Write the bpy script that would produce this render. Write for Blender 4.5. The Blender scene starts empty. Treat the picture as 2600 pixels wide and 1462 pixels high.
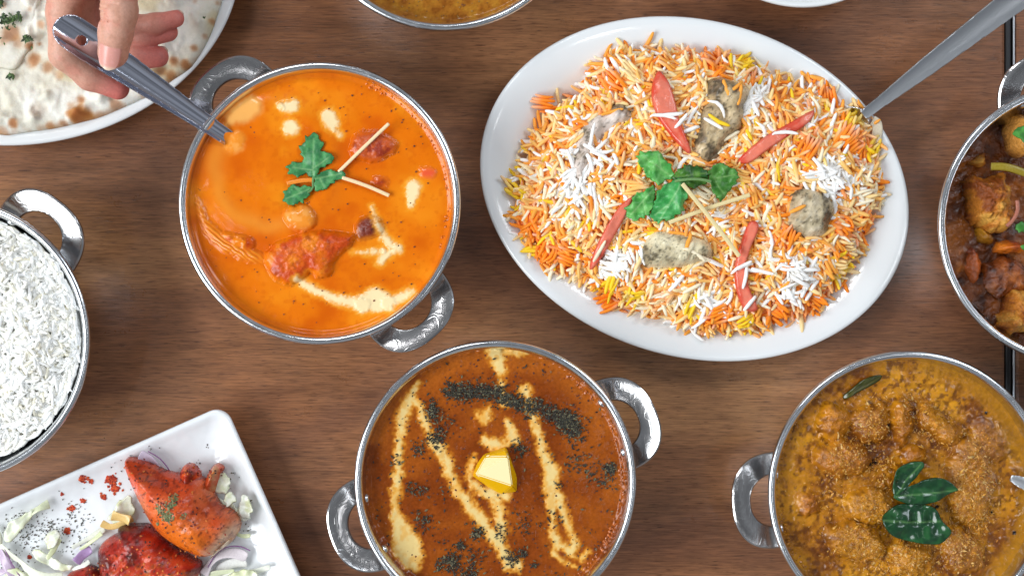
import bpy, math, random
import numpy as np
from mathutils import Vector, Matrix, Euler

random.seed(7)
RNG = np.random.default_rng(7)
SC = bpy.context.scene
COL = SC.collection

# ------------------------------------------------------------------ camera, world, lights
CAM_Z = 0.811
cam_d = bpy.data.cameras.new('camera')
cam_d.sensor_width = 36.0
cam_d.lens = 50.0
cam_d.clip_start = 0.02
cam_d.clip_end = 50.0
cam_d.dof.use_dof = True
cam_d.dof.focus_distance = CAM_Z - 0.050
cam_d.dof.aperture_fstop = 13.0
cam = bpy.data.objects.new('camera', cam_d)
cam.location = (0, 0, CAM_Z)
COL.objects.link(cam)
SC.camera = cam

world = bpy.data.worlds.new('World')
SC.world = world
world.use_nodes = True
bg = world.node_tree.nodes['Background']
wn, wl = world.node_tree.nodes, world.node_tree.links
w_tc = wn.new('ShaderNodeTexCoord')
w_sep = wn.new('ShaderNodeSeparateXYZ')
wl.new(w_tc.outputs['Generated'], w_sep.inputs['Vector'])
w_map = wn.new('ShaderNodeMapRange')          # room: floor, pale walls, dim ceiling
w_map.inputs['From Min'].default_value = -1.0
w_map.inputs['From Max'].default_value = 1.0
wl.new(w_sep.outputs['Z'], w_map.inputs['Value'])
w_rmp = wn.new('ShaderNodeValToRGB')
for i_, (p_, c_) in enumerate([(0.0, (0.18, 0.13, 0.10)), (0.46, (0.20, 0.16, 0.14)), (0.56, (0.27, 0.255, 0.25)), (0.76, (0.33, 0.35, 0.375)), (1.0, (0.22, 0.235, 0.255))]):
    el_ = w_rmp.color_ramp.elements
    if i_ >= len(el_):
        el_.new(p_)
    el_[i_].position = p_
    el_[i_].color = (*c_, 1)
wl.new(w_map.outputs['Result'], w_rmp.inputs['Fac'])
w_noi = wn.new('ShaderNodeTexNoise')
w_noi.inputs['Scale'].default_value = 2.6
w_noi.inputs['Detail'].default_value = 3.0
wl.new(w_tc.outputs['Generated'], w_noi.inputs['Vector'])
w_nr = wn.new('ShaderNodeMapRange')
w_nr.inputs['From Min'].default_value = 0.32
w_nr.inputs['From Max'].default_value = 0.68
w_nr.inputs['To Min'].default_value = 0.38
w_nr.inputs['To Max'].default_value = 1.25
wl.new(w_noi.outputs['Fac'], w_nr.inputs['Value'])
wl.new(w_rmp.outputs['Color'], bg.inputs['Color'])
wl.new(w_nr.outputs['Result'], bg.inputs['Strength'])


def area_light(name, loc, target, sx, sy, power, color):
    d = bpy.data.lights.new(name, 'AREA')
    d.shape = 'RECTANGLE'
    d.size = sx
    d.size_y = sy
    d.energy = power
    d.color = color
    o = bpy.data.objects.new(name, d)
    o.location = loc
    o.rotation_euler = (Vector(target) - Vector(loc)).to_track_quat('-Z', 'Y').to_euler()
    COL.objects.link(o)
    return o


area_light('window_light', (-1.75, -0.55, 1.45), (0, 0, 0), 1.6, 1.2, 60, (0.93, 0.975, 1.0))
area_light('far_window_light', (1.5, 1.2, 1.7), (0, 0, 0), 0.9, 0.7, 18, (0.84, 0.92, 1.0))
area_light('ceiling_light', (-0.75, 1.55, 2.1), (0, 0, 0), 0.9, 0.3, 14, (0.97, 0.98, 1.0))
for lx_, ly_ in ((0.76, 0.03), (0.42, -0.38), (-0.80, -0.13), (0.95, 0.55)):
    sp_ = area_light('ceiling_downlight', (lx_, ly_, 1.9), (lx_, ly_, 0), 0.14, 0.14, 0.45, (0.96, 0.98, 1.0))
    sp_.data.shape = 'DISK'


SC.view_settings.view_transform = 'Standard'
SC.view_settings.look = 'None'
SC.view_settings.gamma = 1.0
SC.view_settings.exposure = 0.0
SC.view_settings.use_curve_mapping = False
SC.cycles.use_denoising = True
SC.cycles.max_bounces = 10
SC.cycles.diffuse_bounces = 8
SC.cycles.caustics_reflective = True
SC.cycles.sample_clamp_indirect = 6.0
SC.cycles.blur_glossy = 0.5


# ------------------------------------------------------------------ pixel helpers
def P(px, py, z=0.0):
    k = 0.72 * (CAM_Z - z) / 2600.0
    return ((px - 1300.0) * k, -(py - 731.0) * k)


CROPS = {1: (0, 0, 3.623), 2: (430, 130, 1.8818), 3: (1200, 30, 3.083), 4: (1700, 30, 3.083),
         5: (1200, 430, 2.898), 6: (1700, 430, 2.898), 7: (800, 840, 2.329), 8: (1850, 860, 2.407),
         9: (2100, 0, 3.622), 10: (2350, 200, 2.072), 11: (0, 1020, 3.22), 12: (0, 430, 1.8825),
         0: (0, 0, 1.0)}


def W(crop, pts, z=0.0):
    ox, oy, s = CROPS[crop]
    return np.array([P(ox + x / s, oy + y / s, z) for x, y in pts])


def pxm(crop, z=0.0):
    """metres for one pixel of a crop at height z"""
    return 0.72 * (CAM_Z - z) / 2600.0 / CROPS[crop][2]


def srgb(r, g, b):
    def f(c):
        c = c / 255.0
        return c / 12.92 if c <= 0.04045 else ((c + 0.055) / 1.055) ** 2.4
    return np.array([f(r), f(g), f(b)])


# ------------------------------------------------------------------ numpy noise
def _hash(ix, iy, iz, seed):
    h = (ix.astype(np.int64) * 374761393 + iy.astype(np.int64) * 668265263
         + iz.astype(np.int64) * 2147483647 + seed * 974634777) & 0xFFFFFFFF
    h = ((h ^ (h >> 13)) * 1274126177) & 0xFFFFFFFF
    h = ((h ^ (h >> 16)) * 2246822519) & 0xFFFFFFFF
    return ((h ^ (h >> 15)) & 0xFFFFFF) / float(0xFFFFFF)


def vnoise(x, y, z, seed=0):
    x, y, z = np.broadcast_arrays(np.asarray(x, float), np.asarray(y, float), np.asarray(z, float))
    ix, iy, iz = np.floor(x), np.floor(y), np.floor(z)
    fx, fy, fz = x - ix, y - iy, z - iz
    fx = fx * fx * fx * (fx * (fx * 6 - 15) + 10)
    fy = fy * fy * fy * (fy * (fy * 6 - 15) + 10)
    fz = fz * fz * fz * (fz * (fz * 6 - 15) + 10)
    ix, iy, iz = ix.astype(np.int64), iy.astype(np.int64), iz.astype(np.int64)
    r = 0
    for dx in (0, 1):
        for dy in (0, 1):
            for dz in (0, 1):
                w = (fx if dx else 1 - fx) * (fy if dy else 1 - fy) * (fz if dz else 1 - fz)
                r = r + w * _hash(ix + dx, iy + dy, iz + dz, seed)
    return r * 2 - 1


def fbm(x, y, z=0.0, freq=100.0, octv=4, seed=0, gain=0.5):
    a, s, n = 1.0, 0.0, 0.0
    for i in range(octv):
        s = s + a * vnoise(np.asarray(x) * freq, np.asarray(y) * freq, np.asarray(z) * freq, seed + i * 17)
        n += a
        a *= gain
        freq *= 2.03
    return s / n


def sstep(a, b, x):
    t = np.clip((x - a) / (b - a), 0, 1)
    return t * t * (3 - 2 * t)


def mix(c1, c2, m):
    m = np.asarray(m)[..., None]
    return c1 * (1 - m) + c2 * m


# ------------------------------------------------------------------ 2-D geometry
def chaikin(p, n=2, closed=True):
    p = np.asarray(p, float)
    for _ in range(n):
        if closed:
            q = np.roll(p, -1, 0)
            a, b = p * .75 + q * .25, p * .25 + q * .75
            p = np.stack([a, b], 1).reshape(-1, p.shape[1])
        else:
            a, b = p[:-1] * .75 + p[1:] * .25, p[:-1] * .25 + p[1:] * .75
            p = np.concatenate([p[:1], np.stack([a, b], 1).reshape(-1, p.shape[1]), p[-1:]])
    return p


def poly_sdf(poly, x, y):
    """signed distance, positive inside; also the nearest boundary point"""
    p = np.asarray(poly)
    q = np.roll(p, -1, 0)
    sh = x.shape
    X, Y = x.ravel(), y.ravel()
    best = np.full(X.shape, 1e9)
    bx, by = np.zeros_like(X), np.zeros_like(Y)
    inside = np.zeros(X.shape, bool)
    for a, b in zip(p, q):
        dx, dy = b - a
        L = dx * dx + dy * dy + 1e-18
        t = np.clip(((X - a[0]) * dx + (Y - a[1]) * dy) / L, 0, 1)
        cx, cy = a[0] + t * dx, a[1] + t * dy
        d = (X - cx) ** 2 + (Y - cy) ** 2
        m = d < best
        best = np.where(m, d, best)
        bx, by = np.where(m, cx, bx), np.where(m, cy, by)
        c = ((a[1] > Y) != (b[1] > Y))
        with np.errstate(divide='ignore', invalid='ignore'):
            xi = (b[0] - a[0]) * (Y - a[1]) / (b[1] - a[1]) + a[0]
        inside ^= c & (X < xi)
    d = np.sqrt(best) * np.where(inside, 1, -1)
    return d.reshape(sh), bx.reshape(sh), by.reshape(sh)


def stroke_dist(pts, widths, x, y):
    """signed distance to a stroke of varying width (negative inside)"""
    best = np.full(x.shape, 1e9)
    pts = np.asarray(pts)
    w = np.asarray(widths, float) / 2
    if len(pts) == 1:
        return np.hypot(x - pts[0][0], y - pts[0][1]) - w[0]
    for i in range(len(pts) - 1):
        a, b = pts[i], pts[i + 1]
        dx, dy = b - a
        t = np.clip(((x - a[0]) * dx + (y - a[1]) * dy) / (dx * dx + dy * dy + 1e-18), 0, 1)
        d = np.hypot(x - a[0] - t * dx, y - a[1] - t * dy) - (w[i] * (1 - t) + w[i + 1] * t)
        best = np.minimum(best, d)
    return best


# ------------------------------------------------------------------ object helpers
def tag(o, label=None, cat=None, group=None, kind=None):
    if label:
        o['label'] = label
    if cat:
        o['category'] = cat
    if group:
        o['group'] = group
    if kind:
        o['kind'] = kind
    return o


def empty(name, loc, label, cat, group=None):
    o = bpy.data.objects.new(name, None)
    o.empty_display_size = 0.01
    o.location = loc
    COL.objects.link(o)
    return tag(o, label, cat, group)


def set_parent(o, par):
    o.parent = par
    M = Matrix.Identity(4)
    p = par
    chain = []
    while p is not None:
        chain.append(p)
        p = p.parent
    for c in reversed(chain):
        M = M @ c.matrix_parent_inverse @ c.matrix_basis
    o.matrix_parent_inverse = M.inverted()


def make_mesh(name, v, f, mat=None, colors=None, smooth=True, normals=None):
    me = bpy.data.meshes.new(name)
    v = np.asarray(v, np.float32)
    if isinstance(f, np.ndarray):
        k = f.shape[1]
        me.vertices.add(len(v))
        me.vertices.foreach_set('co', v.ravel())
        me.loops.add(f.size)
        me.loops.foreach_set('vertex_index', f.astype(np.int32).ravel())
        me.polygons.add(len(f))
        me.polygons.foreach_set('loop_start', np.arange(0, f.size, k, dtype=np.int32))
        me.polygons.foreach_set('loop_total', np.full(len(f), k, np.int32))
        me.update(calc_edges=True)
    else:
        me.from_pydata([tuple(map(float, q)) for q in v], [], [tuple(int(i) for i in q) for q in f])
        me.update()
    me.polygons.foreach_set('use_smooth', np.full(len(me.polygons), bool(smooth)))
    if colors is not None:
        c = np.asarray(colors, np.float32)
        if c.ndim == 1:
            c = np.tile(c, (len(v), 1))
        c4 = np.ones((len(v), 4), np.float32)
        c4[:, :3] = np.clip(c, 0, 1)
        at = me.color_attributes.new('Col', 'FLOAT_COLOR', 'POINT')
        at.data.foreach_set('color', c4.ravel())
    if normals is not None:
        me.normals_split_custom_set_from_vertices([tuple(map(float, n)) for n in normals])
    if mat:
        me.materials.append(mat)
    return me


def add(name, me, par=None, loc=None):
    o = bpy.data.objects.new(name, me)
    if loc is not None:
        o.location = loc
    COL.objects.link(o)
    if par is not None:
        set_parent(o, par)
    return o


def grid_mask_mesh(name, X, Y, Z, N, colr, cells, mat, par):
    """part of a shared regular grid, faces chosen by the boolean array cells"""
    ny, nx = X.shape
    idx = np.arange(nx * ny).reshape(ny, nx)
    ii, jj = np.nonzero(cells)
    if len(ii) == 0:
        return None
    q = np.stack([idx[ii, jj], idx[ii, jj + 1], idx[ii + 1, jj + 1], idx[ii + 1, jj]], 1)
    used, inv = np.unique(q, return_inverse=True)
    v = np.stack([X.ravel()[used], Y.ravel()[used], Z.ravel()[used]], 1)
    me = make_mesh(name, v, inv.reshape(q.shape), mat, colr.reshape(-1, 3)[used], True, N.reshape(-1, 3)[used])
    return add(name, me, par)


def food_disc(c, R, res, zfun, colfun, parts, mat, par, base_name='sauce'):
    """a bowlful: round height field cut into base and named parts (name, mask function, material)"""
    n = int(R / res) + 2
    a = np.arange(-n, n + 1) * res
    X, Y = np.meshgrid(a, a)
    r = np.hypot(X, Y)
    keep = r < R
    cells = keep[:-1, :-1] | keep[1:, :-1] | keep[:-1, 1:] | keep[1:, 1:]
    s = np.where(r > R, R / np.maximum(r, 1e-9), 1.0)
    X, Y = X * s + c[0], Y * s + c[1]
    Z = zfun(X, Y)
    gy, gx = np.gradient(Z, res)
    lim = 1.2
    gx, gy = np.clip(gx, -lim, lim), np.clip(gy, -lim, lim)
    N = np.stack([-gx, -gy, np.ones_like(gx)], -1)
    N /= np.linalg.norm(N, axis=-1, keepdims=True)
    colr = colfun(X, Y)
    free = cells.copy()
    for (nm, mask, m2) in parts:
        M = mask(X, Y)
        mc = (M[:-1, :-1] + M[1:, :-1] + M[:-1, 1:] + M[1:, 1:]) / 4 > 0.5
        sel = mc & free
        if sel.sum() > 3:
            free &= ~sel
            grid_mask_mesh(nm, X, Y, Z, N, colr, sel, m2 or mat, par)
    grid_mask_mesh(base_name, X, Y, Z, N, colr, free, mat, par)


def inflate(name, poly, res, hfun, colfun, mat, par=None, z0=0.0, bottom=-0.0, flat=False):
    """closed solid over an outline: top = z0 + hfun(x, y, d), underside = z0 (+ bottom below inside)"""
    poly = np.asarray(poly)
    lo, hi = poly.min(0) - res, poly.max(0) + res
    X, Y = np.meshgrid(np.arange(lo[0], hi[0] + res, res), np.arange(lo[1], hi[1] + res, res))
    d, bx, by = poly_sdf(poly, X, Y)
    ins = d > res * 0.25
    cells = ins[:-1, :-1] | ins[1:, :-1] | ins[:-1, 1:] | ins[1:, 1:]
    X, Y = np.where(ins, X, bx), np.where(ins, Y, by)
    d = np.where(ins, d, 0)
    h = hfun(X, Y, d)
    zb = z0(X, Y) if callable(z0) else np.full(X.shape, z0)
    top = zb + h
    ny, nx = X.shape
    idx = np.arange(nx * ny).reshape(ny, nx)
    ii, jj = np.nonzero(cells)
    q = np.stack([idx[ii, jj], idx[ii, jj + 1], idx[ii + 1, jj + 1], idx[ii + 1, jj]], 1)
    # underside: own vertices inside, shared on the boundary
    lowid = np.where(ins.ravel(), idx.ravel() + nx * ny, idx.ravel())
    qb = lowid[q][:, ::-1]
    Zb = zb + np.where(ins, bottom, 0)
    v = np.concatenate([np.stack([X.ravel(), Y.ravel(), top.ravel()], 1),
                        np.stack([X.ravel(), Y.ravel(), Zb.ravel()], 1)])
    cc = colfun(X, Y, d).reshape(-1, 3)
    cc = np.concatenate([cc, cc])
    allq = np.concatenate([q, qb])
    used, inv = np.unique(allq, return_inverse=True)
    me = make_mesh(name, v[used], inv.reshape(allq.shape), mat, cc[used], not flat)
    return add(name, me, par)


def const_col(c, amp=0.0, freq=300, seed=1):
    c = np.asarray(c)

    def f(x, y, d=None):
        out = np.broadcast_to(c, x.shape + (3,)).copy()
        if amp:
            out *= (1 + amp * fbm(x, y, 0, freq, 3, seed))[..., None]
        return out
    return f


def dome(H, w, namp=0.0, nfreq=200, seed=0):
    def f(x, y, d):
        t = np.clip(d / w, 0, 1)
        h = H * np.sqrt(np.clip(1 - (1 - t) ** 2, 0, 1))
        if namp:
            h = h + namp * fbm(x, y, 0, nfreq, 4, seed) * np.clip(d / (w * 0.4), 0, 1)
        return np.maximum(h, 0.0) * (d > 0)
    return f


def loft(name, rings, mat, par=None, cap0=True, cap1=True, colors=None, loc=None, smooth=True):
    n = len(rings[0])
    v = np.concatenate([np.asarray(r, float) for r in rings])
    f = []
    for k in range(len(rings) - 1):
        for i in range(n):
            j = (i + 1) % n
            f.append((k * n + i, k * n + j, (k + 1) * n + j, (k + 1) * n + i))
    if cap0:
        f.append(tuple(range(n))[::-1])
    if cap1:
        b = (len(rings) - 1) * n
        f.append(tuple(range(b, b + n)))
    me = make_mesh(name, v, f, mat, colors, smooth)
    return add(name, me, par, loc)


def lathe_rings(prof, n=144, sx=1.0, sy=1.0):
    a = np.linspace(0, 2 * math.pi, n, endpoint=False)
    return [np.stack([r * sx * np.cos(a), r * sy * np.sin(a), np.full(n, z)], 1) for r, z in prof]


def ribbon(name, pts, width, thick, mat, par=None, col=(0.8, 0.8, 0.8), taper=0.0, roll=0.0, n_sub=3, round_=True):
    """a strip with a rounded cross-section swept along 3-D points (or a tube when width = thick)"""
    p = chaikin(np.asarray(pts, float), n_sub, False)
    m = len(p)
    wv = np.broadcast_to(np.asarray(width, float), (len(pts),)) if np.ndim(width) else np.full(len(pts), width)
    wv = np.interp(np.linspace(0, 1, m), np.linspace(0, 1, len(pts)), wv)
    k = 10
    ang = np.linspace(0, 2 * math.pi, k, endpoint=False)
    ca = np.sign(np.cos(ang)) * np.abs(np.cos(ang)) ** 0.6
    sa = np.sign(np.sin(ang)) * np.abs(np.sin(ang)) ** 0.6
    rings = []
    for i in range(m):
        t = p[min(i + 1, m - 1)] - p[max(i - 1, 0)]
        t = t / (np.linalg.norm(t) + 1e-12)
        s = np.cross(t, (0, 0, 1.0))
        s = s / (np.linalg.norm(s) + 1e-9)
        u = np.cross(s, t)
        ro = roll(i / (m - 1)) if callable(roll) else roll
        s2 = s * math.cos(ro) + u * math.sin(ro)
        u2 = -s * math.sin(ro) + u * math.cos(ro)
        e = min(i, m - 1 - i) / (m * 0.12 + 1e-9)
        sc = 1 - taper * (1 - min(1, e)) ** 2
        if i in (0, m - 1):
            sc *= 0.7
        rings.append(p[i] + np.outer(ca, s2) * wv[i] / 2 * sc + np.outer(sa, u2) * thick / 2 * sc)
    return loft(name, rings, mat, par, colors=np.asarray(col))


def vdb_mesh(name, fn, lo, hi, vox, mat, par=None, colfun=None):
    import openvdb
    lo, hi = np.asarray(lo, float), np.asarray(hi, float)
    ax = [np.arange(lo[i], hi[i] + vox, vox) for i in range(3)]
    X, Y, Z = np.meshgrid(*ax, indexing='ij')
    D = np.clip(fn(X, Y, Z), -4 * vox, 4 * vox).astype(np.float32)
    g = openvdb.FloatGrid(4 * vox)
    g.copyFromArray(np.ascontiguousarray(D))
    pts, quads = g.convertToQuads(0.0)
    pts = np.asarray(pts) * vox + lo
    quads = np.asarray(quads)
    # orientation by signed volume
    a, b, c = pts[quads[:, 0]], pts[quads[:, 1]], pts[quads[:, 2]]
    if np.einsum('ij,ij->i', a, np.cross(b, c)).sum() < 0:
        quads = quads[:, ::-1]
    colr = colfun(pts) if colfun else None
    me = make_mesh(name, pts, np.ascontiguousarray(quads), mat, colr)
    return add(name, me, par)


# ------------------------------------------------------------------ materials
def new_mat(name):
    m = bpy.data.materials.new(name)
    m.use_nodes = True
    return m, m.node_tree.nodes, m.node_tree.links, m.node_tree.nodes['Principled BSDF']


def tex_noise(nodes, links, scale, detail=4, rough=0.55, vec=None, dist=0.0):
    t = nodes.new('ShaderNodeTexNoise')
    t.inputs['Scale'].default_value = scale
    t.inputs['Detail'].default_value = detail
    t.inputs['Roughness'].default_value = rough
    t.inputs['Distortion'].default_value = dist
    if vec is None:
        g = nodes.new('ShaderNodeNewGeometry')
        vec = g.outputs['Position']
    links.new(vec, t.inputs['Vector'])
    return t


def bump(nodes, links, src, strength, dist, bsdf, prev=None):
    b = nodes.new('ShaderNodeBump')
    b.inputs['Strength'].default_value = strength
    b.inputs['Distance'].default_value = dist
    links.new(src, b.inputs['Height'])
    if prev is not None:
        links.new(prev.outputs['Normal'], b.inputs['Normal'])
    links.new(b.outputs['Normal'], bsdf.inputs['Normal'])
    return b


def ramp(nodes, links, src, stops):
    r = nodes.new('ShaderNodeValToRGB')
    el = r.color_ramp.elements
    while len(el) < len(stops):
        el.new(0.5)
    for e, (p, c) in zip(el, stops):
        e.position = p
        e.color = (*c, 1) if len(c) == 3 else c
    links.new(src, r.inputs['Fac'])
    return r


def food_mat(name, rough=0.3, rough_var=0.1, nscale=900, bstr=0.25, bdist=0.0004, sss=0.0, sss_r=0.002, spec=0.5,
             coat=0.0, cvar=0.0, sss_rgb=(1.0, 0.6, 0.35), transl=0.0):
    m, nd, ln, b = new_mat(name)
    at = nd.new('ShaderNodeVertexColor')
    at.layer_name = 'Col'
    n = tex_noise(nd, ln, nscale, 4)
    src = at.outputs['Color']
    if cvar:
        mx = nd.new('ShaderNodeMix')
        mx.data_type = 'RGBA'
        mx.blend_type = 'MULTIPLY'
        mx.inputs['Factor'].default_value = 1.0
        rr = ramp(nd, ln, n.outputs['Fac'], [(0.3, (1 - cvar,) * 3), (0.7, (1 + cvar * 0.4,) * 3)])
        ln.new(src, mx.inputs['A'])
        ln.new(rr.outputs['Color'], mx.inputs['B'])
        src = mx.outputs['Result']
    ln.new(src, b.inputs['Base Color'])
    mr = nd.new('ShaderNodeMapRange')
    mr.inputs['From Min'].default_value = 0.3
    mr.inputs['From Max'].default_value = 0.7
    mr.inputs['To Min'].default_value = max(0.02, rough - rough_var)
    mr.inputs['To Max'].default_value = rough + rough_var
    ln.new(n.outputs['Fac'], mr.inputs['Value'])
    ln.new(mr.outputs['Result'], b.inputs['Roughness'])
    b.inputs['Specular IOR Level'].default_value = spec
    if sss:
        b.inputs['Subsurface Weight'].default_value = sss
        b.inputs['Subsurface Radius'].default_value = sss_rgb
        b.inputs['Subsurface Scale'].default_value = sss_r
    if coat:
        b.inputs['Coat Weight'].default_value = coat
        b.inputs['Coat Roughness'].default_value = 0.06
    if bstr:
        bump(nd, ln, n.outputs['Fac'], bstr, bdist, b)
    if transl:                                   # thin, light-passing tissue
        tr = nd.new('ShaderNodeBsdfTranslucent')
        ln.new(src, tr.inputs['Color'])
        ms = nd.new('ShaderNodeMixShader')
        ms.inputs['Fac'].default_value = transl
        out = [q for q in nd if q.type == 'OUTPUT_MATERIAL'][0]
        ln.new(b.outputs['BSDF'], ms.inputs[1])
        ln.new(tr.outputs['BSDF'], ms.inputs[2])
        ln.new(ms.outputs['Shader'], out.inputs['Surface'])
    return m


def steel_mat(name, rough=0.2, base=(0.72, 0.74, 0.77), scratch=0.06, engrave=False):
    m, nd, ln, b = new_mat(name)
    b.inputs['Metallic'].default_value = 1.0
    b.inputs['Base Color'].default_value = (*base, 1)
    n = tex_noise(nd, ln, 160, 5, 0.65)
    mr = nd.new('ShaderNodeMapRange')
    mr.inputs['From Min'].default_value = 0.3
    mr.inputs['From Max'].default_value = 0.7
    mr.inputs['To Min'].default_value = rough - scratch
    mr.inputs['To Max'].default_value = rough + scratch
    ln.new(n.outputs['Fac'], mr.inputs['Value'])
    ln.new(mr.outputs['Result'], b.inputs['Roughness'])
    n2 = tex_noise(nd, ln, 900, 3)
    bp = bump(nd, ln, n2.outputs['Fac'], 0.015, 0.0005, b)
    if engrave:
        tc = nd.new('ShaderNodeTexCoord')
        w = tex_noise(nd, ln, 110, 0.0, 0.4, tc.outputs['Object'], 0.7)
        mu = nd.new('ShaderNodeMath')
        mu.operation = 'MULTIPLY'
        mu.inputs[1].default_value = 5.0
        ln.new(w.outputs['Fac'], mu.inputs[0])
        pg = nd.new('ShaderNodeMath')
        pg.operation = 'PINGPONG'
        pg.inputs[1].default_value = 0.5
        ln.new(mu.outputs['Value'], pg.inputs[0])
        r = ramp(nd, ln, pg.outputs['Value'], [(0.0, (0, 0, 0)), (0.16, (1, 1, 1)), (1.0, (1, 1, 1))])
        bump(nd, ln, r.outputs['Color'], 0.16, 0.0002, b, bp)
    return m


def porcelain_mat(name, col=(0.80, 0.82, 0.83), wav=0.0):
    m, nd, ln, b = new_mat(name)
    b.inputs['Base Color'].default_value = (*col, 1)
    b.inputs['Roughness'].default_value = 0.16
    b.inputs['Coat Weight'].default_value = 0.6
    b.inputs['Coat Roughness'].default_value = 0.05
    n = tex_noise(nd, ln, 45, 2)
    bump(nd, ln, n.outputs['Fac'], 0.25 if wav == 0 else 0.9, 0.0008 if wav == 0 else wav, b)
    return m


def wood_mat():
    m, nd, ln, b = new_mat('table_wood')
    g = nd.new('ShaderNodeNewGeometry')
    mp = nd.new('ShaderNodeMapping')
    mp.inputs['Scale'].default_value = (3.0, 10, 10)
    mp.inputs['Rotation'].default_value = (0, 0, math.radians(-1.2))
    ln.new(g.outputs['Position'], mp.inputs['Vector'])
    # broad figure
    n1 = tex_noise(nd, ln, 1.0, 3, 0.5, mp.outputs['Vector'], 0.7)
    r1 = ramp(nd, ln, n1.outputs['Fac'], [(0.28, tuple(srgb(96, 62, 44))), (0.44, tuple(srgb(122, 81, 56))),
                                          (0.56, tuple(srgb(144, 99, 66))), (0.72, tuple(srgb(172, 126, 84)))])
    # fine fibres
    mp2 = nd.new('ShaderNodeMapping')
    mp2.inputs['Scale'].default_value = (75, 1050, 300)
    mp2.inputs['Rotation'].default_value = (0, 0, math.radians(-1.2))
    ln.new(g.outputs['Position'], mp2.inputs['Vector'])
    n2 = tex_noise(nd, ln, 1.0, 3, 0.6, mp2.outputs['Vector'], 0.2)
    r2 = ramp(nd, ln, n2.outputs['Fac'], [(0.30, (0.62, 0.58, 0.55)), (0.50, (1.0, 1.0, 1.0)), (0.70, (1.36, 1.34, 1.31))])
    # short dark pores
    mp3 = nd.new('ShaderNodeMapping')
    mp3.inputs['Scale'].default_value = (120, 1300, 300)
    mp3.inputs['Rotation'].default_value = (0, 0, math.radians(-1.2))
    ln.new(g.outputs['Position'], mp3.inputs['Vector'])
    n3 = tex_noise(nd, ln, 1.0, 2, 0.5, mp3.outputs['Vector'])
    r3 = ramp(nd, ln, n3.outputs['Fac'], [(0.30, (0.45, 0.40, 0.36)), (0.38, (1, 1, 1))])
    # reddish / greyish patches
    n4 = tex_noise(nd, ln, 9, 3, 0.5)
    r4 = ramp(nd, ln, n4.outputs['Fac'], [(0.3, (1.07, 0.97, 0.92)), (0.7, (0.97, 1.0, 0.98))])
    mp6 = nd.new('ShaderNodeMapping')
    mp6.inputs['Scale'].default_value = (7, 130, 100)
    mp6.inputs['Rotation'].default_value = (0, 0, math.radians(-1.2))
    ln.new(g.outputs['Position'], mp6.inputs['Vector'])
    n6 = tex_noise(nd, ln, 1.0, 3, 0.55, mp6.outputs['Vector'], 0.4)
    r6 = ramp(nd, ln, n6.outputs['Fac'], [(0.32, (0.84, 0.82, 0.80)), (0.68, (1.16, 1.16, 1.14))])
    cur = r1.outputs['Color']
    for r in (r2, r3, r4, r6):
        mx = nd.new('ShaderNodeMix')
        mx.data_type = 'RGBA'
        mx.blend_type = 'MULTIPLY'
        mx.inputs['Factor'].default_value = 1.0
        ln.new(cur, mx.inputs['A'])
        ln.new(r.outputs['Color'], mx.inputs['B'])
        cur = mx.outputs['Result']
    ln.new(cur, b.inputs['Base Color'])
    n5 = tex_noise(nd, ln, 25, 5, 0.7)
    mr = nd.new('ShaderNodeMapRange')
    mr.inputs['From Min'].default_value = 0.3
    mr.inputs['From Max'].default_value = 0.7
    mr.inputs['To Min'].default_value = 0.24
    mr.inputs['To Max'].default_value = 0.42
    ln.new(n5.outputs['Fac'], mr.inputs['Value'])
    ln.new(mr.outputs['Result'], b.inputs['Roughness'])
    b.inputs['Specular IOR Level'].default_value = 0.45
    bp = bump(nd, ln, n2.outputs['Fac'], 0.22, 0.0004, b)
    bump(nd, ln, r3.outputs['Color'], 0.25, 0.0003, b, bp)
    return m


def plain_mat(name, col, rough=0.5, metal=0.0):
    m, nd, ln, b = new_mat(name)
    b.inputs['Base Color'].default_value = (*col, 1)
    b.inputs['Roughness'].default_value = rough
    b.inputs['Metallic'].default_value = metal
    n = tex_noise(nd, ln, 300, 3)
    bump(nd, ln, n.outputs['Fac'], 0.1, 0.0003, b)
    return m


M_WOOD = wood_mat()
M_STEEL = steel_mat('bowl_steel', 0.20)
M_HANDLE = steel_mat('cast_handle_steel', 0.19, (0.50, 0.49, 0.49), 0.03, True)
M_SPOON = steel_mat('spoon_steel', 0.10, (0.60, 0.62, 0.72), 0.03)
M_SPOON2 = steel_mat('brushed_spoon_steel', 0.32, (0.60, 0.62, 0.65), 0.02)
M_PORC = porcelain_mat('porcelain')
M_PORC2 = porcelain_mat('rippled_porcelain', (0.82, 0.84, 0.86), 0.0022)
M_SAUCE = food_mat('creamy_sauce', 0.14, 0.04, 420, 0.16, 0.0004, 0.0, 0.003, 0.28)
M_CREAM = food_mat('cream', 0.20, 0.05, 700, 0.12, 0.0003, 0.0, 0.003, 0.3)
M_MEAT = food_mat('sauced_meat', 0.30, 0.1, 700, 0.4, 0.0006, 0.0, 0.002, 0.4, 0.0, 0.12)
M_DAL = food_mat('lentil_sauce', 0.17, 0.05, 700, 0.18, 0.0004, 0.0, 0.002, 0.28, 0.0, 0.22)
M_LUMPY = food_mat('chunky_gravy', 0.10, 0.05, 420, 0.9, 0.0016, 0.0, 0.002, 0.5, 0.0, 0.3)
M_GRAVY = food_mat('glossy_gravy', 0.10, 0.04, 380, 0.55, 0.0010, 0.0, 0.002, 0.5, 0.0, 0.22)
M_CAULI = food_mat('fried_vegetable', 0.38, 0.12, 520, 0.9, 0.0016, 0.0, 0.002, 0.4, 0.0, 0.3)
M_RICE = food_mat('cooked_rice', 0.42, 0.08, 900, 0.03, 0.0002, 0.0, 0.0006, 0.3, 0.0, 0.0, (1.0, 0.95, 0.9), 0.0)
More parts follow.
